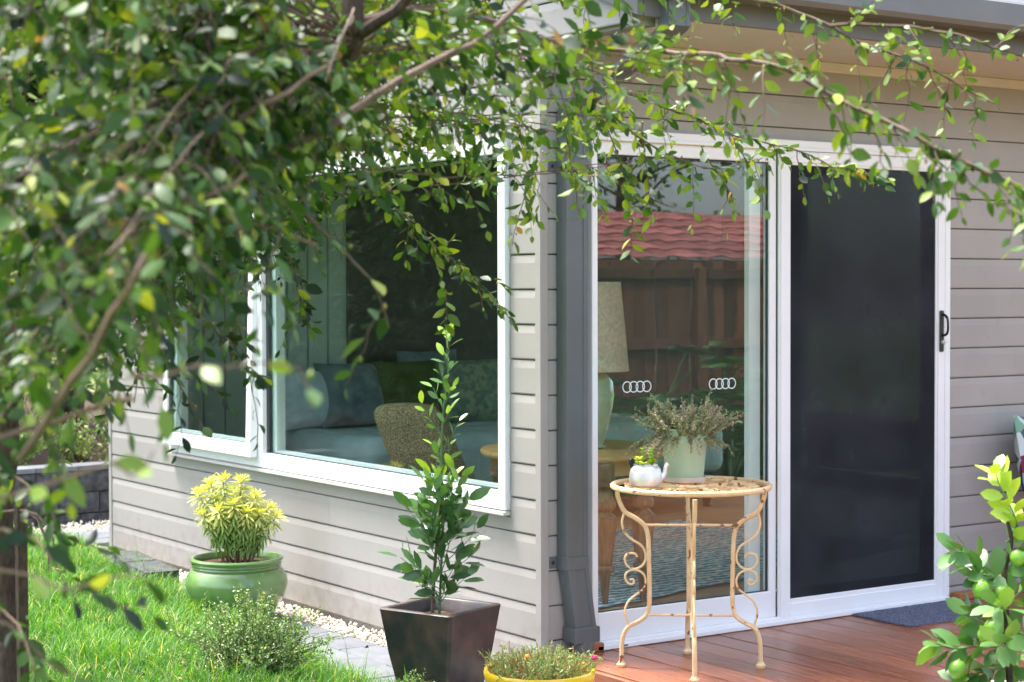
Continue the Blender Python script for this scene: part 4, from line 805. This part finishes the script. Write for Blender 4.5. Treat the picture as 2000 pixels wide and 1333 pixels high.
sp0 = P(492, 1335, 6.9); sp0[2] = float(lawn_z(sp0[0], sp0[1])); shrub('small_shrub', sp0, .42, .35, 210, 'small leaved wiry shrub in the lawn before the green pot', .42, 3)
sp1 = P(800, 1380, 6.45); sp1[2] = -.10; shrub('groundcover_shrub', sp1, .12, .20, 40, 'low small leaved shrub in front of square dark pot', .55, 4)

# ================================================================== potted lime tree at the deck edge
lb_ = P(1975, 1600, 5.1); lb_[2] = .004
lpot = thing('terracotta_pot', lb_, 'wide pale planter on the deck holding the lime tree', 'pot')
G().lathe([(.15, 0), (.155, .01), (.19, .27), (.2, .275), (.2, .31), (.185, .31), (.18, .27)], 48).build('planter', 'saucer', lpot, True); G().lathe([(.184, .28), (.05, .285)], 30).build('potting_soil', 'soil', lpot)
LO = np.array([lb_[0], lb_[1], lb_[2]+.275]); lt = thing('lime_tree', LO, 'young lime tree with green fruit in planter on deck', 'lime tree')
def lpx(x, y, d=5.1): return P(x, y, d)-LO
g = G(); pos, dr, up, szs, tn = [], [], [], [], []
tr_ = smooth_line([(0, 0, 0), lpx(1972, 1330), lpx(1965, 1200), lpx(1962, 1120), lpx(1975, 1060), lpx(1968, 1020)], 24); G().tube(tr_, [.011, .009, .005], 8).build('trunk', 'bark', lt, True)
ll = leaf_template(.50, .16, .16, 0, .07, (.75, 1, .8)); tl = (.1, .3, .5, .7, .95); lmz = leaf_meshes('leaf', ll, tl, 'lime')
def lbranch(ptsx, nl, sz, tone, r_=.0035):
    nl = int(nl*1.3)
    pl = smooth_line([lpx(*q) for q in ptsx], 14); g.tube(pl, [r_, .0014], 5)
    for q in range(nl):
        t = .12+.88*q/max(1, nl-1); i = min(int(t*13), 12); p = pl[i]+(pl[i+1]-pl[i])*(t*13-i); tg = norm(pl[i+1]-pl[i]); sa = norm(np.cross(tg, [.35, -.2, 1])); sb2 = np.cross(tg, sa); aa = q*2.4+U(-.4, .4)
        pos.append(p); dr.append(sa*math.cos(aa)+sb2*math.sin(aa)+tg*(.5+.6*t)+[0, 0, -.1]); up.append(norm(rng.normal(0, .8, 3)+[0, 0, .7])); szs.append(sz*U(.9, 1.35)); tn.append(np.clip(tone+U(-.2, .2), .05, 1))
lbranch([(1966, 1060), (1985, 1030), (1978, 1000), (1955, 955), (1945, 925)], 15, .070, .92)
lbranch([(1966, 1150), (1930, 1120), (1895, 1085), (1868, 1078)], 13, .072, .35); lbranch([(1966, 1110), (1930, 1130), (1905, 1120)], 8, .07, .35)
lbranch([(1968, 1270), (1920, 1262), (1870, 1268), (1835, 1262)], 16, .078, .5); lbranch([(1968, 1230), (1930, 1215), (1895, 1200)], 11, .075, .4)
lbranch([(1966, 1180), (2000, 1150), (2030, 1120)], 12, .075, .4); lbranch([(1968, 1250), (2010, 1220), (2050, 1190)], 12, .075, .4); lbranch([(1970, 1300), (1930, 1310), (1890, 1320)], 11, .07, .45)
lbranch([(1962, 1120), (1985, 1090), (2000, 1060)], 9, .07, .5); lbranch([(1970, 1320), (2010, 1300), (2040, 1290)], 10, .075, .4); lbranch([(1965, 1200, 5.1), (1960, 1190, 4.95), (1940, 1185, 4.85)], 9, .07, .45); lbranch([(1968, 1250, 5.1), (1960, 1255, 4.95), (1950, 1262, 4.85)], 9, .07, .6); lbranch([(1968, 1300, 5.1), (1985, 1290, 5.25), (2005, 1270, 5.35)], 9, .07, .35)
g.build('branches', 'lime', lt); put_leaves('leaf', lmz, tl, pos, dr, up, szs, tn, lt)
fm = G().lathe([(.002, -.030), (.010, -.0275), (.021, -.018), (.0265, -.004), (.026, .008), (.02, .02), (.010, .0265), (.004, .029), (.003, .032)], 28).mesh('lime_fruit', 'limefruit', True)
for x, y, d, s_ in ((1917, 1152, 5.05, 1.02), (1941, 1228, 4.97, 1.05), (1922, 1240, 5.0, .72), (1870, 1308, 5.05, 1.0), (1988, 1090, 5.05, .85), (1955, 1160, 5.05, .8)):
    o = put('lime_fruit', fm, lt, lpx(x, y, d), (U(-.3, .3), U(-.3, .3), U(0, 6)), (s_*.95, s_*.95, s_*.95))
# chair with floral cushion by the wall
fc = thing('garden_chair', (2.93, -.43, .002), 'dark metal garden chair against the wall right of door', 'chair', rz=R(8))
for x in (-.2, .2):
    for y in (-.2, .2): G().tube([(x, y, 0), (x*.95, y*.95, .43)], .011, 8).build('leg', 'dkmetal', fc, True)
    G().tube(smooth_line([(x*.95, .19, .42), (x*.95, .25, .6), (x*.9, .31, .84)], 10), .010, 8).build('back_post', 'dkmetal', fc, True)
G().box((-.22, -.22, .425), (.22, .22, .445), .006).build('seat', 'dkmetal', fc)
for z, y in ((.55, .235), (.68, .268), (.81, .305)): G().tube([(-.19, y, z), (.19, y, z)], .008, 8).build('back_rail', 'dkmetal', fc, True)
o = pillow(.46, .40, .13, 14, 9, .08).build('floral_cushion', 'floral', None, 'full'); o.location = (2.84, -.20, .452); o.rotation_euler = (R(-14), R(7), R(8)); tag(o, 'floral print outdoor cushion leaning on the garden chair', 'cushion')

# ================================================================== garden beyond: fence, shed, split-leaf plants, trees
FY = -6.2; fn = thing('paling_fence', (6.0, FY, -.24), 'brown timber paling fence along the garden boundary', 'fence')
pl_ = G().box((-.0585, -.008, 0), (.0585, .008, 1.95), .002).mesh('paling', 'fence')
for k in range(66): put('paling', pl_, fn, (-4.2+.128*k, 0, U(-.012, .012)), (0, U(-.006, .006), 0))
for z in (.45, 1.2, 1.8): G().box((-4.3, .012, z), (4.3, .05, z+.09), .003).build('fence_rail', 'fence', fn)
for k in range(5): G().box((-4.2+2.1*k-.05, .051, 0), (-4.2+2.1*k+.05, .12, 1.9), .004).build('fence_post', 'fence', fn)
sh = thing('garden_shed', (9.5, -10.6, -.24), 'neighbouring shed with faded red tiled roof behind the paling fence', 'shed')
G().box((-4.4, -1.6, 0), (4.4, 1.6, 2.0)).build('wall', 'brick', sh)
sl = math.atan2(.55, 2.0); rf = G().box((-4.6, -2.0, 1.98), (4.6, 1.98, 2.02)).build('roof', 'redroof', sh)
tm = G()
for i in range(9): t0, t1 = i/8, 0
seg = 8; tm = G(); n_ = 6
for j in (0, 1):
    for i in range(n_+1): u_ = i/n_; tm.add([(-.16+.32*u_, -.2+.4*j, .012+.024*math.sin(math.pi*u_)+(.026 if j == 1 else 0))], [])
tm.f += [(i, i+1, n_+1+i+1, n_+1+i) for i in range(n_)]
o0 = len(tm.v); tm.add([(v[0], v[1], v[2]-.016) for v in tm.v], []); tm.f += [(o0+n_+1+i, o0+n_+1+i+1, o0+i+1, o0+i) for i in range(n_)]+[(n_+1+i, n_+1+i+1, o0+n_+1+i+1, o0+n_+1+i) for i in range(n_)]+[(i+1, i, o0+i, o0+i+1) for i in range(n_)]
tme = tm.mesh('roof_tile', 'redroof', 'full'); cnt = 0
for r_ in range(6):
    for k in range(28):
        x = -4.35+.32*k+.0; yy = 1.85-.34*r_; z = 2.06+.34*r_*math.tan(sl)
        if r_ > 3 and k < 5: continue
        put('roof_tile', tme, rf, (x, yy, z), (-sl*1.02, 0, 0))
G().box((-2.9, -.25, 2.55), (4.6, -.05, 2.62), .02).build('ridge', 'redroof', rf)
# split-leaf plants in front of the fence
def split_leaf():                         # one pinnate blade: lobes either side of a midrib
    V, Q = [], []
    for i in range(8):
        t = i/7; x = .12+.80*t; ln = .42*math.sin(math.pi*(.18+.75*t))+.05
        for s_ in (-1, 1):
            o = len(V); a = R(62-30*t); V += [(x, 0, 0), (x+.075, 0, 0), (x+ln*math.cos(a)*.55+.05, s_*ln*.5, .03-.03*t), (x+ln*math.cos(a)+.03, s_*ln*math.sin(a), -.06)]
            Q += [(o, o+1, o+2), (o, o+2, o+3)]
    return np.array(V, float), np.array(Q)
slf = split_leaf()
for k, (x, y, hh, lb) in enumerate(((3.3, -5.6, 1.5, 'split-leaf plant beside the first fence post'), (4.1, -5.3, 1.55, 'large split-leaf plant with glossy leaves before the fence'), (4.9, -5.7, 1.85, 'tall dark split-leaf plant close to the fence'), (5.7, -5.4, 1.65, 'broad split-leaf plant halfway along the fence'), (6.6, -5.7, 1.75, 'split-leaf plant near the middle of the fence'), (7.6, -5.5, 1.6, 'split-leaf plant below the shed roof'), (2.4, -5.5, 1.4, 'split-leaf plant at the near end of the fence'))):
    t_ = thing('split_leaf_plant', (x, y, -.24), lb, 'plant', 'split-leaf plants along the fence'); g = G(); pos, dr, up, szs, tn = [], [], [], [], []
    for q in range(40):
        az = q*2.4+U(-.3, .3); e = U(.25, 1.15); d = norm([math.cos(az), math.sin(az), e]); Ln = hh*U(.55, .95); pl = [(0, 0, .05), d*Ln*.6+[0, 0, .1], d*Ln+[0, 0, .05]]; g.tube(pl, [.010, .005], 5)
        pos.append(np.array(pl[2])); dr.append([math.cos(az), math.sin(az), -.15+.3*e]); up.append([0, 0, 1]); szs.append(U(.4, .55)); tn.append(U(0, 1))
    g.build('stalks', 'phil', t_)
    tlm = (.1, .5, .9)
    if k == 0: pm_ = leaf_meshes('leaf', slf, tlm, 'phil')
    put_leaves('leaf', pm_, tlm, pos, dr, up, szs, tn, t_)
def bgtree(name, x, y, h_, rad, z0, label, m_, nl, seed, conifer=False, lsz=.14, trunk=.14):
    t_ = thing(name, (x, y, -.24), label, 'tree', 'trees around the garden'); r2 = np.random.default_rng(seed); g = G()
    g.tube([(0, 0, 0), (r2.normal(0, .1), r2.normal(0, .1), h_*.5), (0, 0, h_*.92)], [trunk, trunk*.6, .02], 8); pos, dr, up, tn = [], [], [], []; nb = 90 if conifer else 30
    for b in range(nb):
        f_ = (b+.5)/nb; zb = z0+(h_-z0)*f_; az = b*2.4+r2.normal(0, .3); rr = rad*((1-f_)**.8+.08 if conifer else math.sin(math.pi*(.12+.85*f_))**.6)*r2.uniform(.7, 1.1)
        e = np.array([math.cos(az)*rr, math.sin(az)*rr, zb+(-.25*rr if conifer else .3*rr*r2.normal(.4, .5))]); b0 = np.array([0, 0, zb*.9]); mid = (b0+e)/2+[0, 0, .12*rr]; g.tube([b0, mid, e], [.03, .018, .006], 5)
        for q in range(nl//nb):
            t = r2.beta(2.2, 1.2); p = (1-t)**2*b0+2*t*(1-t)*mid+t*t*e+r2.normal(0, .10*rr+.06, 3)*[1, 1, .6]; pos.append(p); o_ = e-b0; dr.append(norm(norm(o_)+r2.normal(0, .7, 3)+[0, 0, -.4 if conifer else 0])); up.append(r2.normal(0, .6, 3)+[0, 0, 1]); tn.append(np.clip(r2.normal(.45, .25), 0, 1))
    g.build('trunk', 'bark', t_, True); scatter('crown', leaf_template(.16 if conifer else .5, .1, .3, prof=(1, .8), st=(.3, .65)), pos, dr, up, r2.uniform(.6, 1.3, len(pos))*lsz, tn, m_, t_)
for a in (('conifer_tree', -4.6, 8.2, 6.5, 2.0, .5, 'dark drooping conifer beyond the lawn reflected in side window', 'conifer', 13000, 1, True, .15),
          ('conifer_tree', -2.6, 10.4, 7.5, 2.2, .4, 'tall dark conifer standing behind the lawn', 'conifer', 13000, 2, True, .16),
          ('conifer_tree', -6.8, 11.0, 8.0, 2.4, .5, 'broad dark conifer at the far garden corner', 'conifer', 13000, 3, True, .17),
          ('conifer_tree', -9.5, 8.5, 8.0, 2.4, .5, 'dark conifer behind the side garden', 'conifer', 9000, 4, True, .2),
          ('garden_tree', .2, 9.2, 4.6, 1.7, .9, 'dark leafy tree behind the retaining wall', 'broad', 5200, 5, False, .13),
          ('garden_tree', 2.0, 10.6, 5.4, 2.0, 1.0, 'tall leafy tree behind the house end', 'broad', 5200, 6, False, .13),
          ('garden_tree', -1.8, 8.4, 4.2, 1.5, .8, 'leafy tree at the back of the lawn', 'broad', 4200, 7, False, .13),
          ('garden_tree', 8.2, -14.5, 6.4, 2.3, 2.2, 'leafy tree rising behind the red roofed shed', 'broad', 3000, 8, False, .17),
          ('garden_tree', 4.9, -12.8, 7.0, 2.4, 1.2, 'dark tree left of the red roofed shed', 'broad', 9000, 9, False, .15),
          ('garden_tree', 12.5, -15.5, 6.0, 2.2, 2.2, 'tree with open crown at far end of the shed', 'broad', 1300, 10, False, .16)):
    bgtree(*a)
hg = thing('sky_block_hedge', (-7, 14.2, -.24), 'tall dense dark hedge added to block sky reflected in side window', 'hedge')  # added behind the conifers so their gaps reflect no bright sky
soft_box((-8, -1, 0), (8, 1, 6.6), 12, .8, .1, 2).build('hedge_body', 'conifer', hg, 'full')
hx = rng.uniform(-8, 8, 9000); scatter('leaves', leaf_template(.4, .1, .3, prof=(1, .8), st=(.3, .65)), np.stack([hx, rng.uniform(-1.35, -.8, 9000), rng.uniform(0, 6.9, 9000)], 1), rng.normal(0, 1, (9000, 3)), rng.normal(0, 1, (9000, 3)), rng.uniform(.1, .25, 9000), np.clip(rng.normal(.5, .25, 9000), 0, 1), 'conifer', hg)
# low planting on top of the retaining wall
for k, (x, y, s_, lb) in enumerate(((-.45, 6.75, .5, 'feathery green plant above retaining wall beside the tree'), (.1, 6.6, .42, 'leafy green plant on top of the retaining wall'), (.62, 6.7, .5, 'yellow green plant next to the house end on retaining wall'), (1.1, 7.0, .55, 'dense green shrub behind the house corner'), (-1.1, 6.8, .55, 'green shrub above retaining wall near the lawn end'), (.3, 7.3, .75, 'tall shrub at the back of the garden bed'))):
    t_ = thing('bed_plant', (x, y, .2), lb, 'plant', 'plants in the raised bed'); g = G(); pos, dr, up, szs, tn = [], [], [], [], []
    for q in range(60):
        az, e = U(0, 6.28), U(.4, 2.4); d = norm([math.cos(az), math.sin(az), e]); Ln = s_*U(.5, 1); g.tube([(0, 0, 0), d*Ln], [.003, .001], 4, tint=.3)
        for t in np.linspace(.25, 1, 13): pos.append(d*Ln*t+rng.normal(0, .02, 3)); dr.append(norm(rng.normal(0, .7, 3)+d)); up.append(rng.normal(0, .5, 3)+[0, 0, 1]); szs.append(U(.03, .05)); tn.append(np.clip(U(.2, .9)+(.2 if k == 2 else 0), 0, 1))
    g.build('stems', 'twig', t_); scatter('leaves', leaf_template(.5, .1, .2, prof=(1, .7), st=(.35, .7)), pos, dr, up, szs, tn, 'shrub', t_)

# ================================================================== the pruned tree in front
tbp = P(14, 1640, 5.1); tbp[2] = float(lawn_z(tbp[0], tbp[1]))-.03
tree = thing('garden_tree', tbp, 'spreading small leaved tree whose branches hang before the house', 'tree'); TO = np.array(tbp)
LP, LD, LU, LS, LT = [], [], [], [], []; bcount = [0]
fr_p = []                                  # flower / fruit buds
def leaf_on(p, tg, k, sz, tone):
    sa = norm(np.cross(tg, norm([.2, .1, 1]))); sb2 = np.cross(tg, sa); s_ = 1 if k % 2 else -1
    d = sa*s_*U(.6, 1.1)+tg*U(.35, .9)+sb2*U(-.45, .45)+np.array([0, 0, -U(0, .35)])
    LP.append(p); LD.append(d); LU.append(norm(rng.normal(0, .8, 3)+[0, 0, .7])); LS.append(sz*U(.55, 1.2)); v = tone+.08+rng.normal(0, .19)
    r_ = U(0, 1); v = U(.85, .96) if r_ < .055 else (1. if r_ > .997 else min(v, .86)); LT.append(np.clip(v, 0, 1))
def twig(g, p0, d0, Ln, sz, tone, droop=.5, sp=.017, r_=.0016):
    d0 = norm(d0); n_ = 6; pts = np.array([p0+d0*Ln*t+np.array([0, 0, -droop])*Ln*t*t+rng.normal(0, .004, 3)*(t > 0) for t in np.linspace(0, 1, n_)]); g.tube(pts, [r_, .0007], 4)
    k = 0
    for t in np.arange(.1, 1.001, sp/Ln):
        i = min(int(t*(n_-1)), n_-2); p = pts[i]+(pts[i+1]-pts[i])*(t*(n_-1)-i); leaf_on(p, norm(pts[i+1]-pts[i]), k, sz*(1-.25*(t > .85)), tone+.18*max(0, t-.6)); k += 1
        if U(0, 1) < .16: fr_p.append(p+rng.normal(0, .004, 3))
    leaf_on(pts[-1], norm(pts[-1]-pts[-2]), k, sz*.7, tone+.25); LD[-1] = norm(pts[-1]-pts[-2])
    return pts
def limb(ptsx, r0, r1, subs, ln, sz=.046, tone=.42, droop=.5, lsp=None, n_=None, sp=.017, world=False, start=.06):
    pts = np.array(ptsx) if world else np.array([P(*q)-TO for q in ptsx]); L_ = np.sum(np.linalg.norm(np.diff(pts, axis=0), axis=1)); n_ = n_ or max(8, int(L_/.05)); pl = smooth_line(pts, n_)
    pl[1:-1] += rng.normal(0, .0025, (n_-2, 3)); g = G(); g.tube(pl, np.linspace(r0, r1, n_), 7 if r0 > .006 else 5)
    for k in range(int(subs*L_)):
        t = start+(1-start)*(k+U(0, 1))/max(1, subs*L_); i = min(int(t*(n_-1)), n_-2); p = pl[i]+(pl[i+1]-pl[i])*(t*(n_-1)-i); tg = norm(pl[i+1]-pl[i]); rd = norm(np.cross(tg, rng.normal(0, 1, 3)))
        twig(g, p, tg*U(.2, 1)+rd+[0, 0, -.15], U(*ln), sz, tone+rng.normal(0, .08), droop*U(.4, 1.4), sp)
    if lsp:
        for k, t in enumerate(np.arange(.05, 1, lsp/L_)):
            i = min(int(t*(n_-1)), n_-2); leaf_on(pl[i]+(pl[i+1]-pl[i])*(t*(n_-1)-i), norm(pl[i+1]-pl[i]), k, sz, tone)
            if U(0, 1) < .3: fr_p.append(pl[i]+rng.normal(0, .006, 3))
    g.build('branch', 'bark' if r0 > .012 else 'twig', tree, True); return pl
# trunk, stake and main limbs
tk = smooth_line([(0, 0, -.02), P(16, 1330, 5.1)-TO, P(10, 1150, 5.1)-TO, P(2, 900, 5.08)-TO, P(30, 650, 5.0)-TO, P(90, 350, 4.9)-TO, P(135, 60, 4.8)-TO, P(150, -260, 4.75)-TO], 40)
tk[1:-1] += rng.normal(0, .006, (38, 3)); G().tube(tk, np.interp(np.linspace(0, 1, 40), np.linspace(0, 1, 7), [.045, .04, .036, .034, .03, .022, .018])*rng.uniform(.88, 1.14, 40), 10).build('trunk', 'bark', tree, True)
stp = P(50, 1640, 5.0); stp[2] = float(lawn_z(stp[0], stp[1]))-.02; st2 = P(40, 985, 5.0)
o = G().tube([(0, 0, 0), st2-stp], [.018, .019], 4).build('tree_stake', 'bark'); o.location = stp; tag(o, 'dark timber stake beside the tree trunk', 'stake')
limb([(6, 1000, 5.06), (60, 1000, 4.95), (95, 1060, 4.9), (95, 1115, 4.88)], .006, .002, 0, (.1, .2)); limb([(50, 1000, 4.95), (90, 1020, 4.9), (112, 1092, 4.85)], .005, .002, 0, (.1, .2))
big = limb([(30, 650, 5.0), (150, 420, 4.6), (330, 260, 4.0), (520, 170, 3.6), (640, 120, 3.45), (685, 80, 3.4), (690, 0, 3.4), (680, -160, 3.4)], .030, .020, 3, (.15, .3))
limb([(686, 78, 3.4), (735, 45, 3.35), (790, 5, 3.3), (860, -60, 3.3)], .014, .010, 5, (.12, .25))
B1 = limb([(425, 385, 3.0), (470, 350, 3.0), (560, 298, 3.02), (650, 240, 3.05), (750, 175, 3.1), (870, 110, 3.2), (960, 60, 3.3), (1060, -40, 3.4)], .0085, .0055, 11, (.10, .2), tone=.35)
B2 = limb([(690, 40, 3.4), (850, 20, 3.7), (1050, 70, 4.0), (1200, 98, 4.1), (1320, 105, 4.0), (1420, 112, 3.8), (1540, 140, 3.65), (1640, 195, 3.55), (1760, 248, 3.45), (1860, 305, 3.4), (1960, 350, 3.35), (2060, 400, 3.3)], .0065, .0042, 16, (.07, .15), tone=.55, lsp=.03, droop=.6)
limb([(1200, -60, 4.5), (1330, -30, 4.5), (1470, 0, 4.5), (1560, 25, 4.5), (1640, 62, 4.45), (1700, 88, 4.45), (1790, 122, 4.4), (1880, 168, 4.4), (1950, 205, 4.35)], .007, .0018, 13, (.06, .13), tone=.55, lsp=.026)
limb([(1620, 50, 4.45), (1740, 50, 4.4), (1850, 64, 4.35), (1930, 88, 4.3), (2030, 120, 4.3)], .0055, .003, 14, (.07, .15), tone=.6, lsp=.026, droop=.2)
limb([(1050, 80, 4.1), (1150, 150, 4.6), (1260, 195, 5.0), (1340, 225, 5.2), (1430, 262, 5.3), (1540, 290, 5.3), (1640, 332, 5.3), (1705, 345, 5.3)], .005, .0014, 15, (.05, .11), tone=.58, lsp=.022, droop=.4)
limb([(1170, 200, 4.9), (1260, 280, 5.0), (1400, 330, 5.1), (1480, 300, 5.1)], .003, .0012, 14, (.06, .12), tone=.55, lsp=.024)
for ln_ in ([(1185, 250, 5.0), (1215, 330, 5.0), (1235, 420, 5.0), (1232, 505, 5.0)], [(1255, 240, 5.0), (1262, 330, 5.0), (1275, 430, 5.0)], [(1370, 285, 5.1), (1410, 350, 5.1), (1440, 420, 5.1)], [(1440, 285, 5.1), (1470, 340, 5.1), (1490, 390, 5.1)], [(1050, 300, 4.9), (1040, 350, 4.9), (1015, 410, 4.9), (1000, 480, 4.9)], [(1100, 250, 4.7), (1120, 330, 4.7), (1130, 420, 4.7)],
            [(1600, 180, 3.6), (1640, 240, 3.6), (1660, 300, 3.6)], [(1700, 225, 3.5), (1720, 290, 3.5), (1725, 340, 3.5)], [(1870, 300, 3.4), (1900, 370, 3.4), (1990, 420, 3.4)], [(1750, 110, 4.4), (1700, 190, 4.4), (1690, 250, 4.4)]):
    limb(ln_, .0022, .001, 5, (.04, .08), tone=.62, lsp=.018, droop=.6)
# sprays over the windows
limb([(560, 300, 4.2), (640, 340, 4.6), (720, 380, 4.9), (790, 430, 5.0), (860, 490, 5.05), (930, 550, 5.1), (978, 605, 5.1)], .004, .0012, 13, (.05, .11), tone=.5, lsp=.018)
limb([(845, 478, 5.05), (862, 540, 5.05), (872, 590, 5.05), (870, 640, 5.05)], .002, .001, 4, (.04, .07), tone=.6, lsp=.016)
limb([(420, 430, 4.0), (520, 450, 4.4), (565, 500, 4.6), (590, 570, 4.6), (600, 630, 4.6)], .004, .001, 10, (.06, .12), tone=.3, lsp=.02)
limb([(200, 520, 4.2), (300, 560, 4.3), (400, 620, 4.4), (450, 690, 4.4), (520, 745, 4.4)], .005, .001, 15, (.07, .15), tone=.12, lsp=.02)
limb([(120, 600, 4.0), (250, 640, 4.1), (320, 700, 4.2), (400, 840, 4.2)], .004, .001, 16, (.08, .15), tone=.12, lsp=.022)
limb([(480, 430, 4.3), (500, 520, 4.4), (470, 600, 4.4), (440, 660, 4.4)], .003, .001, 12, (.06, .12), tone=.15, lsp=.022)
limb([(600, 420, 3.0), (660, 480, 3.0), (720, 545, 3.0), (760, 640, 3.0)], .003, .001, 5, (.06, .1), sz=.05, tone=.4, lsp=.05)
# near, strongly blurred branches on the left
limb([(40, 900, 2.3), (110, 790, 2.25), (170, 705, 2.2), (230, 600, 2.15), (272, 540, 2.1), (300, 470, 2.1)], .0060, .0042, 7, (.08, .16), sz=.05, tone=.45, lsp=.05)
limb([(-60, 870, 2.3), (40, 840, 2.3), (120, 825, 2.3), (200, 795, 2.25), (260, 780, 2.2)], .005, .003, 4, (.08, .14), sz=.05, tone=.45)
limb([(250, 735, 1.95), (360, 720, 1.95), (480, 712, 1.95), (590, 725, 1.95), (610, 800, 1.95)], .0022, .001, 0, (.05, .1), sz=.055, tone=.5, lsp=.062)
limb([(150, 500, 2.6), (250, 460, 2.6), (330, 428, 2.55), (425, 385, 2.5), (480, 340, 2.5)], .005, .003, 9, (.10, .2), sz=.048, tone=.5)
limb([(150, 420, 2.8), (300, 330, 2.8), (450, 248, 2.8), (560, 180, 2.85), (640, 130, 2.9)], .006, .004, 9, (.1, .2), tone=.45)
limb([(-40, 300, 3.2), (60, 360, 3.2), (150, 430, 3.0), (300, 430, 2.9), (500, 440, 2.8), (620, 480, 2.7)], .005, .002, 10, (.1, .2), tone=.42)
limb([(-40, 980, 2.1), (60, 960, 2.1), (200, 900, 2.0), (260, 930, 2.0), (300, 880, 2.0)], .003, .001, 3, (.06, .12), sz=.05, tone=.7, lsp=.07)
limb([(-60, 1110, 2.2), (60, 1120, 2.2), (150, 1150, 2.15), (240, 1120, 2.1), (300, 1140, 2.1)], .0022, .001, 3, (.06, .1), sz=.048, tone=.15, lsp=.06)
limb([(-60, 1200, 2.3), (30, 1230, 2.3), (90, 1290, 2.3), (150, 1320, 2.3)], .003, .001, 5, (.08, .14), sz=.048, tone=.3, lsp=.05)
limb([(-80, 1020, 2.6), (20, 1040, 2.5), (90, 1075, 2.4), (160, 1200, 2.4)], .0028, .001, 6, (.07, .12), sz=.045, tone=.1, lsp=.035)
limb([(-80, 1150, 3.2), (20, 1200, 3.1), (60, 1290, 3.0), (70, 1400, 3.0)], .003, .001, 9, (.08, .15), tone=.3, lsp=.03)
limb([(-60, 880, 3.6), (30, 930, 3.5), (90, 990, 3.4), (120, 1050, 3.4)], .003, .001, 11, (.08, .14), tone=.15, lsp=.03)
# the body of the crown: limbs from the skeleton to points spread through its volume
skel = np.concatenate([tk[14:], big])
def fill(n_, xr, yr, dr_, subs, ln, tone, droop=.5):
    for _ in range(n_):
        e = P(U(*xr), U(*yr), U(*dr_))-TO; dd = np.linalg.norm(skel-e, axis=1); c = skel[int(np.argsort(dd)[int(rng.integers(0, 4))])]; mid = (c+e)/2+np.array([0, 0, .06])+rng.normal(0, .04, 3)
        limb([c, mid, e], .0035, .0012, subs, ln, tone=tone+U(-.12, .12), droop=droop, world=True, start=.3)
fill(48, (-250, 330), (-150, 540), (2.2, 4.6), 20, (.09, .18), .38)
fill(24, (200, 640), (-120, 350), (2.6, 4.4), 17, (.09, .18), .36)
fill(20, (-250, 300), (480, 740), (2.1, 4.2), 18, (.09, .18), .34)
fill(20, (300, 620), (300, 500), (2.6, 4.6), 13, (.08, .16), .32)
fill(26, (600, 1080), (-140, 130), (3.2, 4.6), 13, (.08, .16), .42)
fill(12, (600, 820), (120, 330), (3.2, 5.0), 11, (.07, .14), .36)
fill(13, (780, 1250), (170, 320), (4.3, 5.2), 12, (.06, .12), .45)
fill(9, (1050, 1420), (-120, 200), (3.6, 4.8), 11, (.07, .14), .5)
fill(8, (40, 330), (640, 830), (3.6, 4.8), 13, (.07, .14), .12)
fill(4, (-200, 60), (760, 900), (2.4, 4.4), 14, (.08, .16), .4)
fill(210, (-300, 600), (-150, 490), (4.6, 7.0), 23, (.09, .18), .28)  # deeper layers get darker leaf tints, painting in the crown's inner shade
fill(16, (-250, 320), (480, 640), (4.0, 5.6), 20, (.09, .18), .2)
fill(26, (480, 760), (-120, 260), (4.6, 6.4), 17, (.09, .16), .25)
LP, LD, LU, LS, LT = map(np.array, (LP, LD, LU, LS, LT))
q_ = np.array([topx(p+TO) for p in LP]); inf = (q_[:, 0] > -30) & (q_[:, 0] < 2030) & (q_[:, 1] > -30) & (q_[:, 1] < 1360)
score = np.where(inf, LS/q_[:, 2], 0); order = np.argsort(-score); a_, b_ = order[:300], order[300:]
mt = leaf_template(.46, .16, .2, 0, .07); tl = (.05, .2, .35, .5, .65, .8, .95); tmz = leaf_meshes('leaf', mt, tl, 'leaf')
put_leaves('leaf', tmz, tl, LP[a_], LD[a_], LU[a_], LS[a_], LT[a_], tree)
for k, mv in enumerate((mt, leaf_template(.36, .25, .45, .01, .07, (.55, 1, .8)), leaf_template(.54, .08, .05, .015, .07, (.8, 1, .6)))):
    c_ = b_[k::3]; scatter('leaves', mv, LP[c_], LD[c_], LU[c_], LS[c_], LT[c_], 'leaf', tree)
bud = np.array(fr_p); n = len(bud); W = (ico*[.0045, .0045, .006])[None]*rng.uniform(.6, 1.2, (n, 1, 1))+bud[:, None, :]
o = fastmesh('flower_buds', W.reshape(-1, 3), (iq[None]+(np.arange(n)*6)[:, None, None]).reshape(-1, 3), np.repeat(rng.uniform(.7, 1, n), 6), 'leaf', tree, True); o['kind'] = 'stuff'
print('leaves', len(LP), 'objects', len(bpy.data.objects), 'tris', sum(len(o.data.polygons) for o in bpy.data.objects if o.type == 'MESH'))
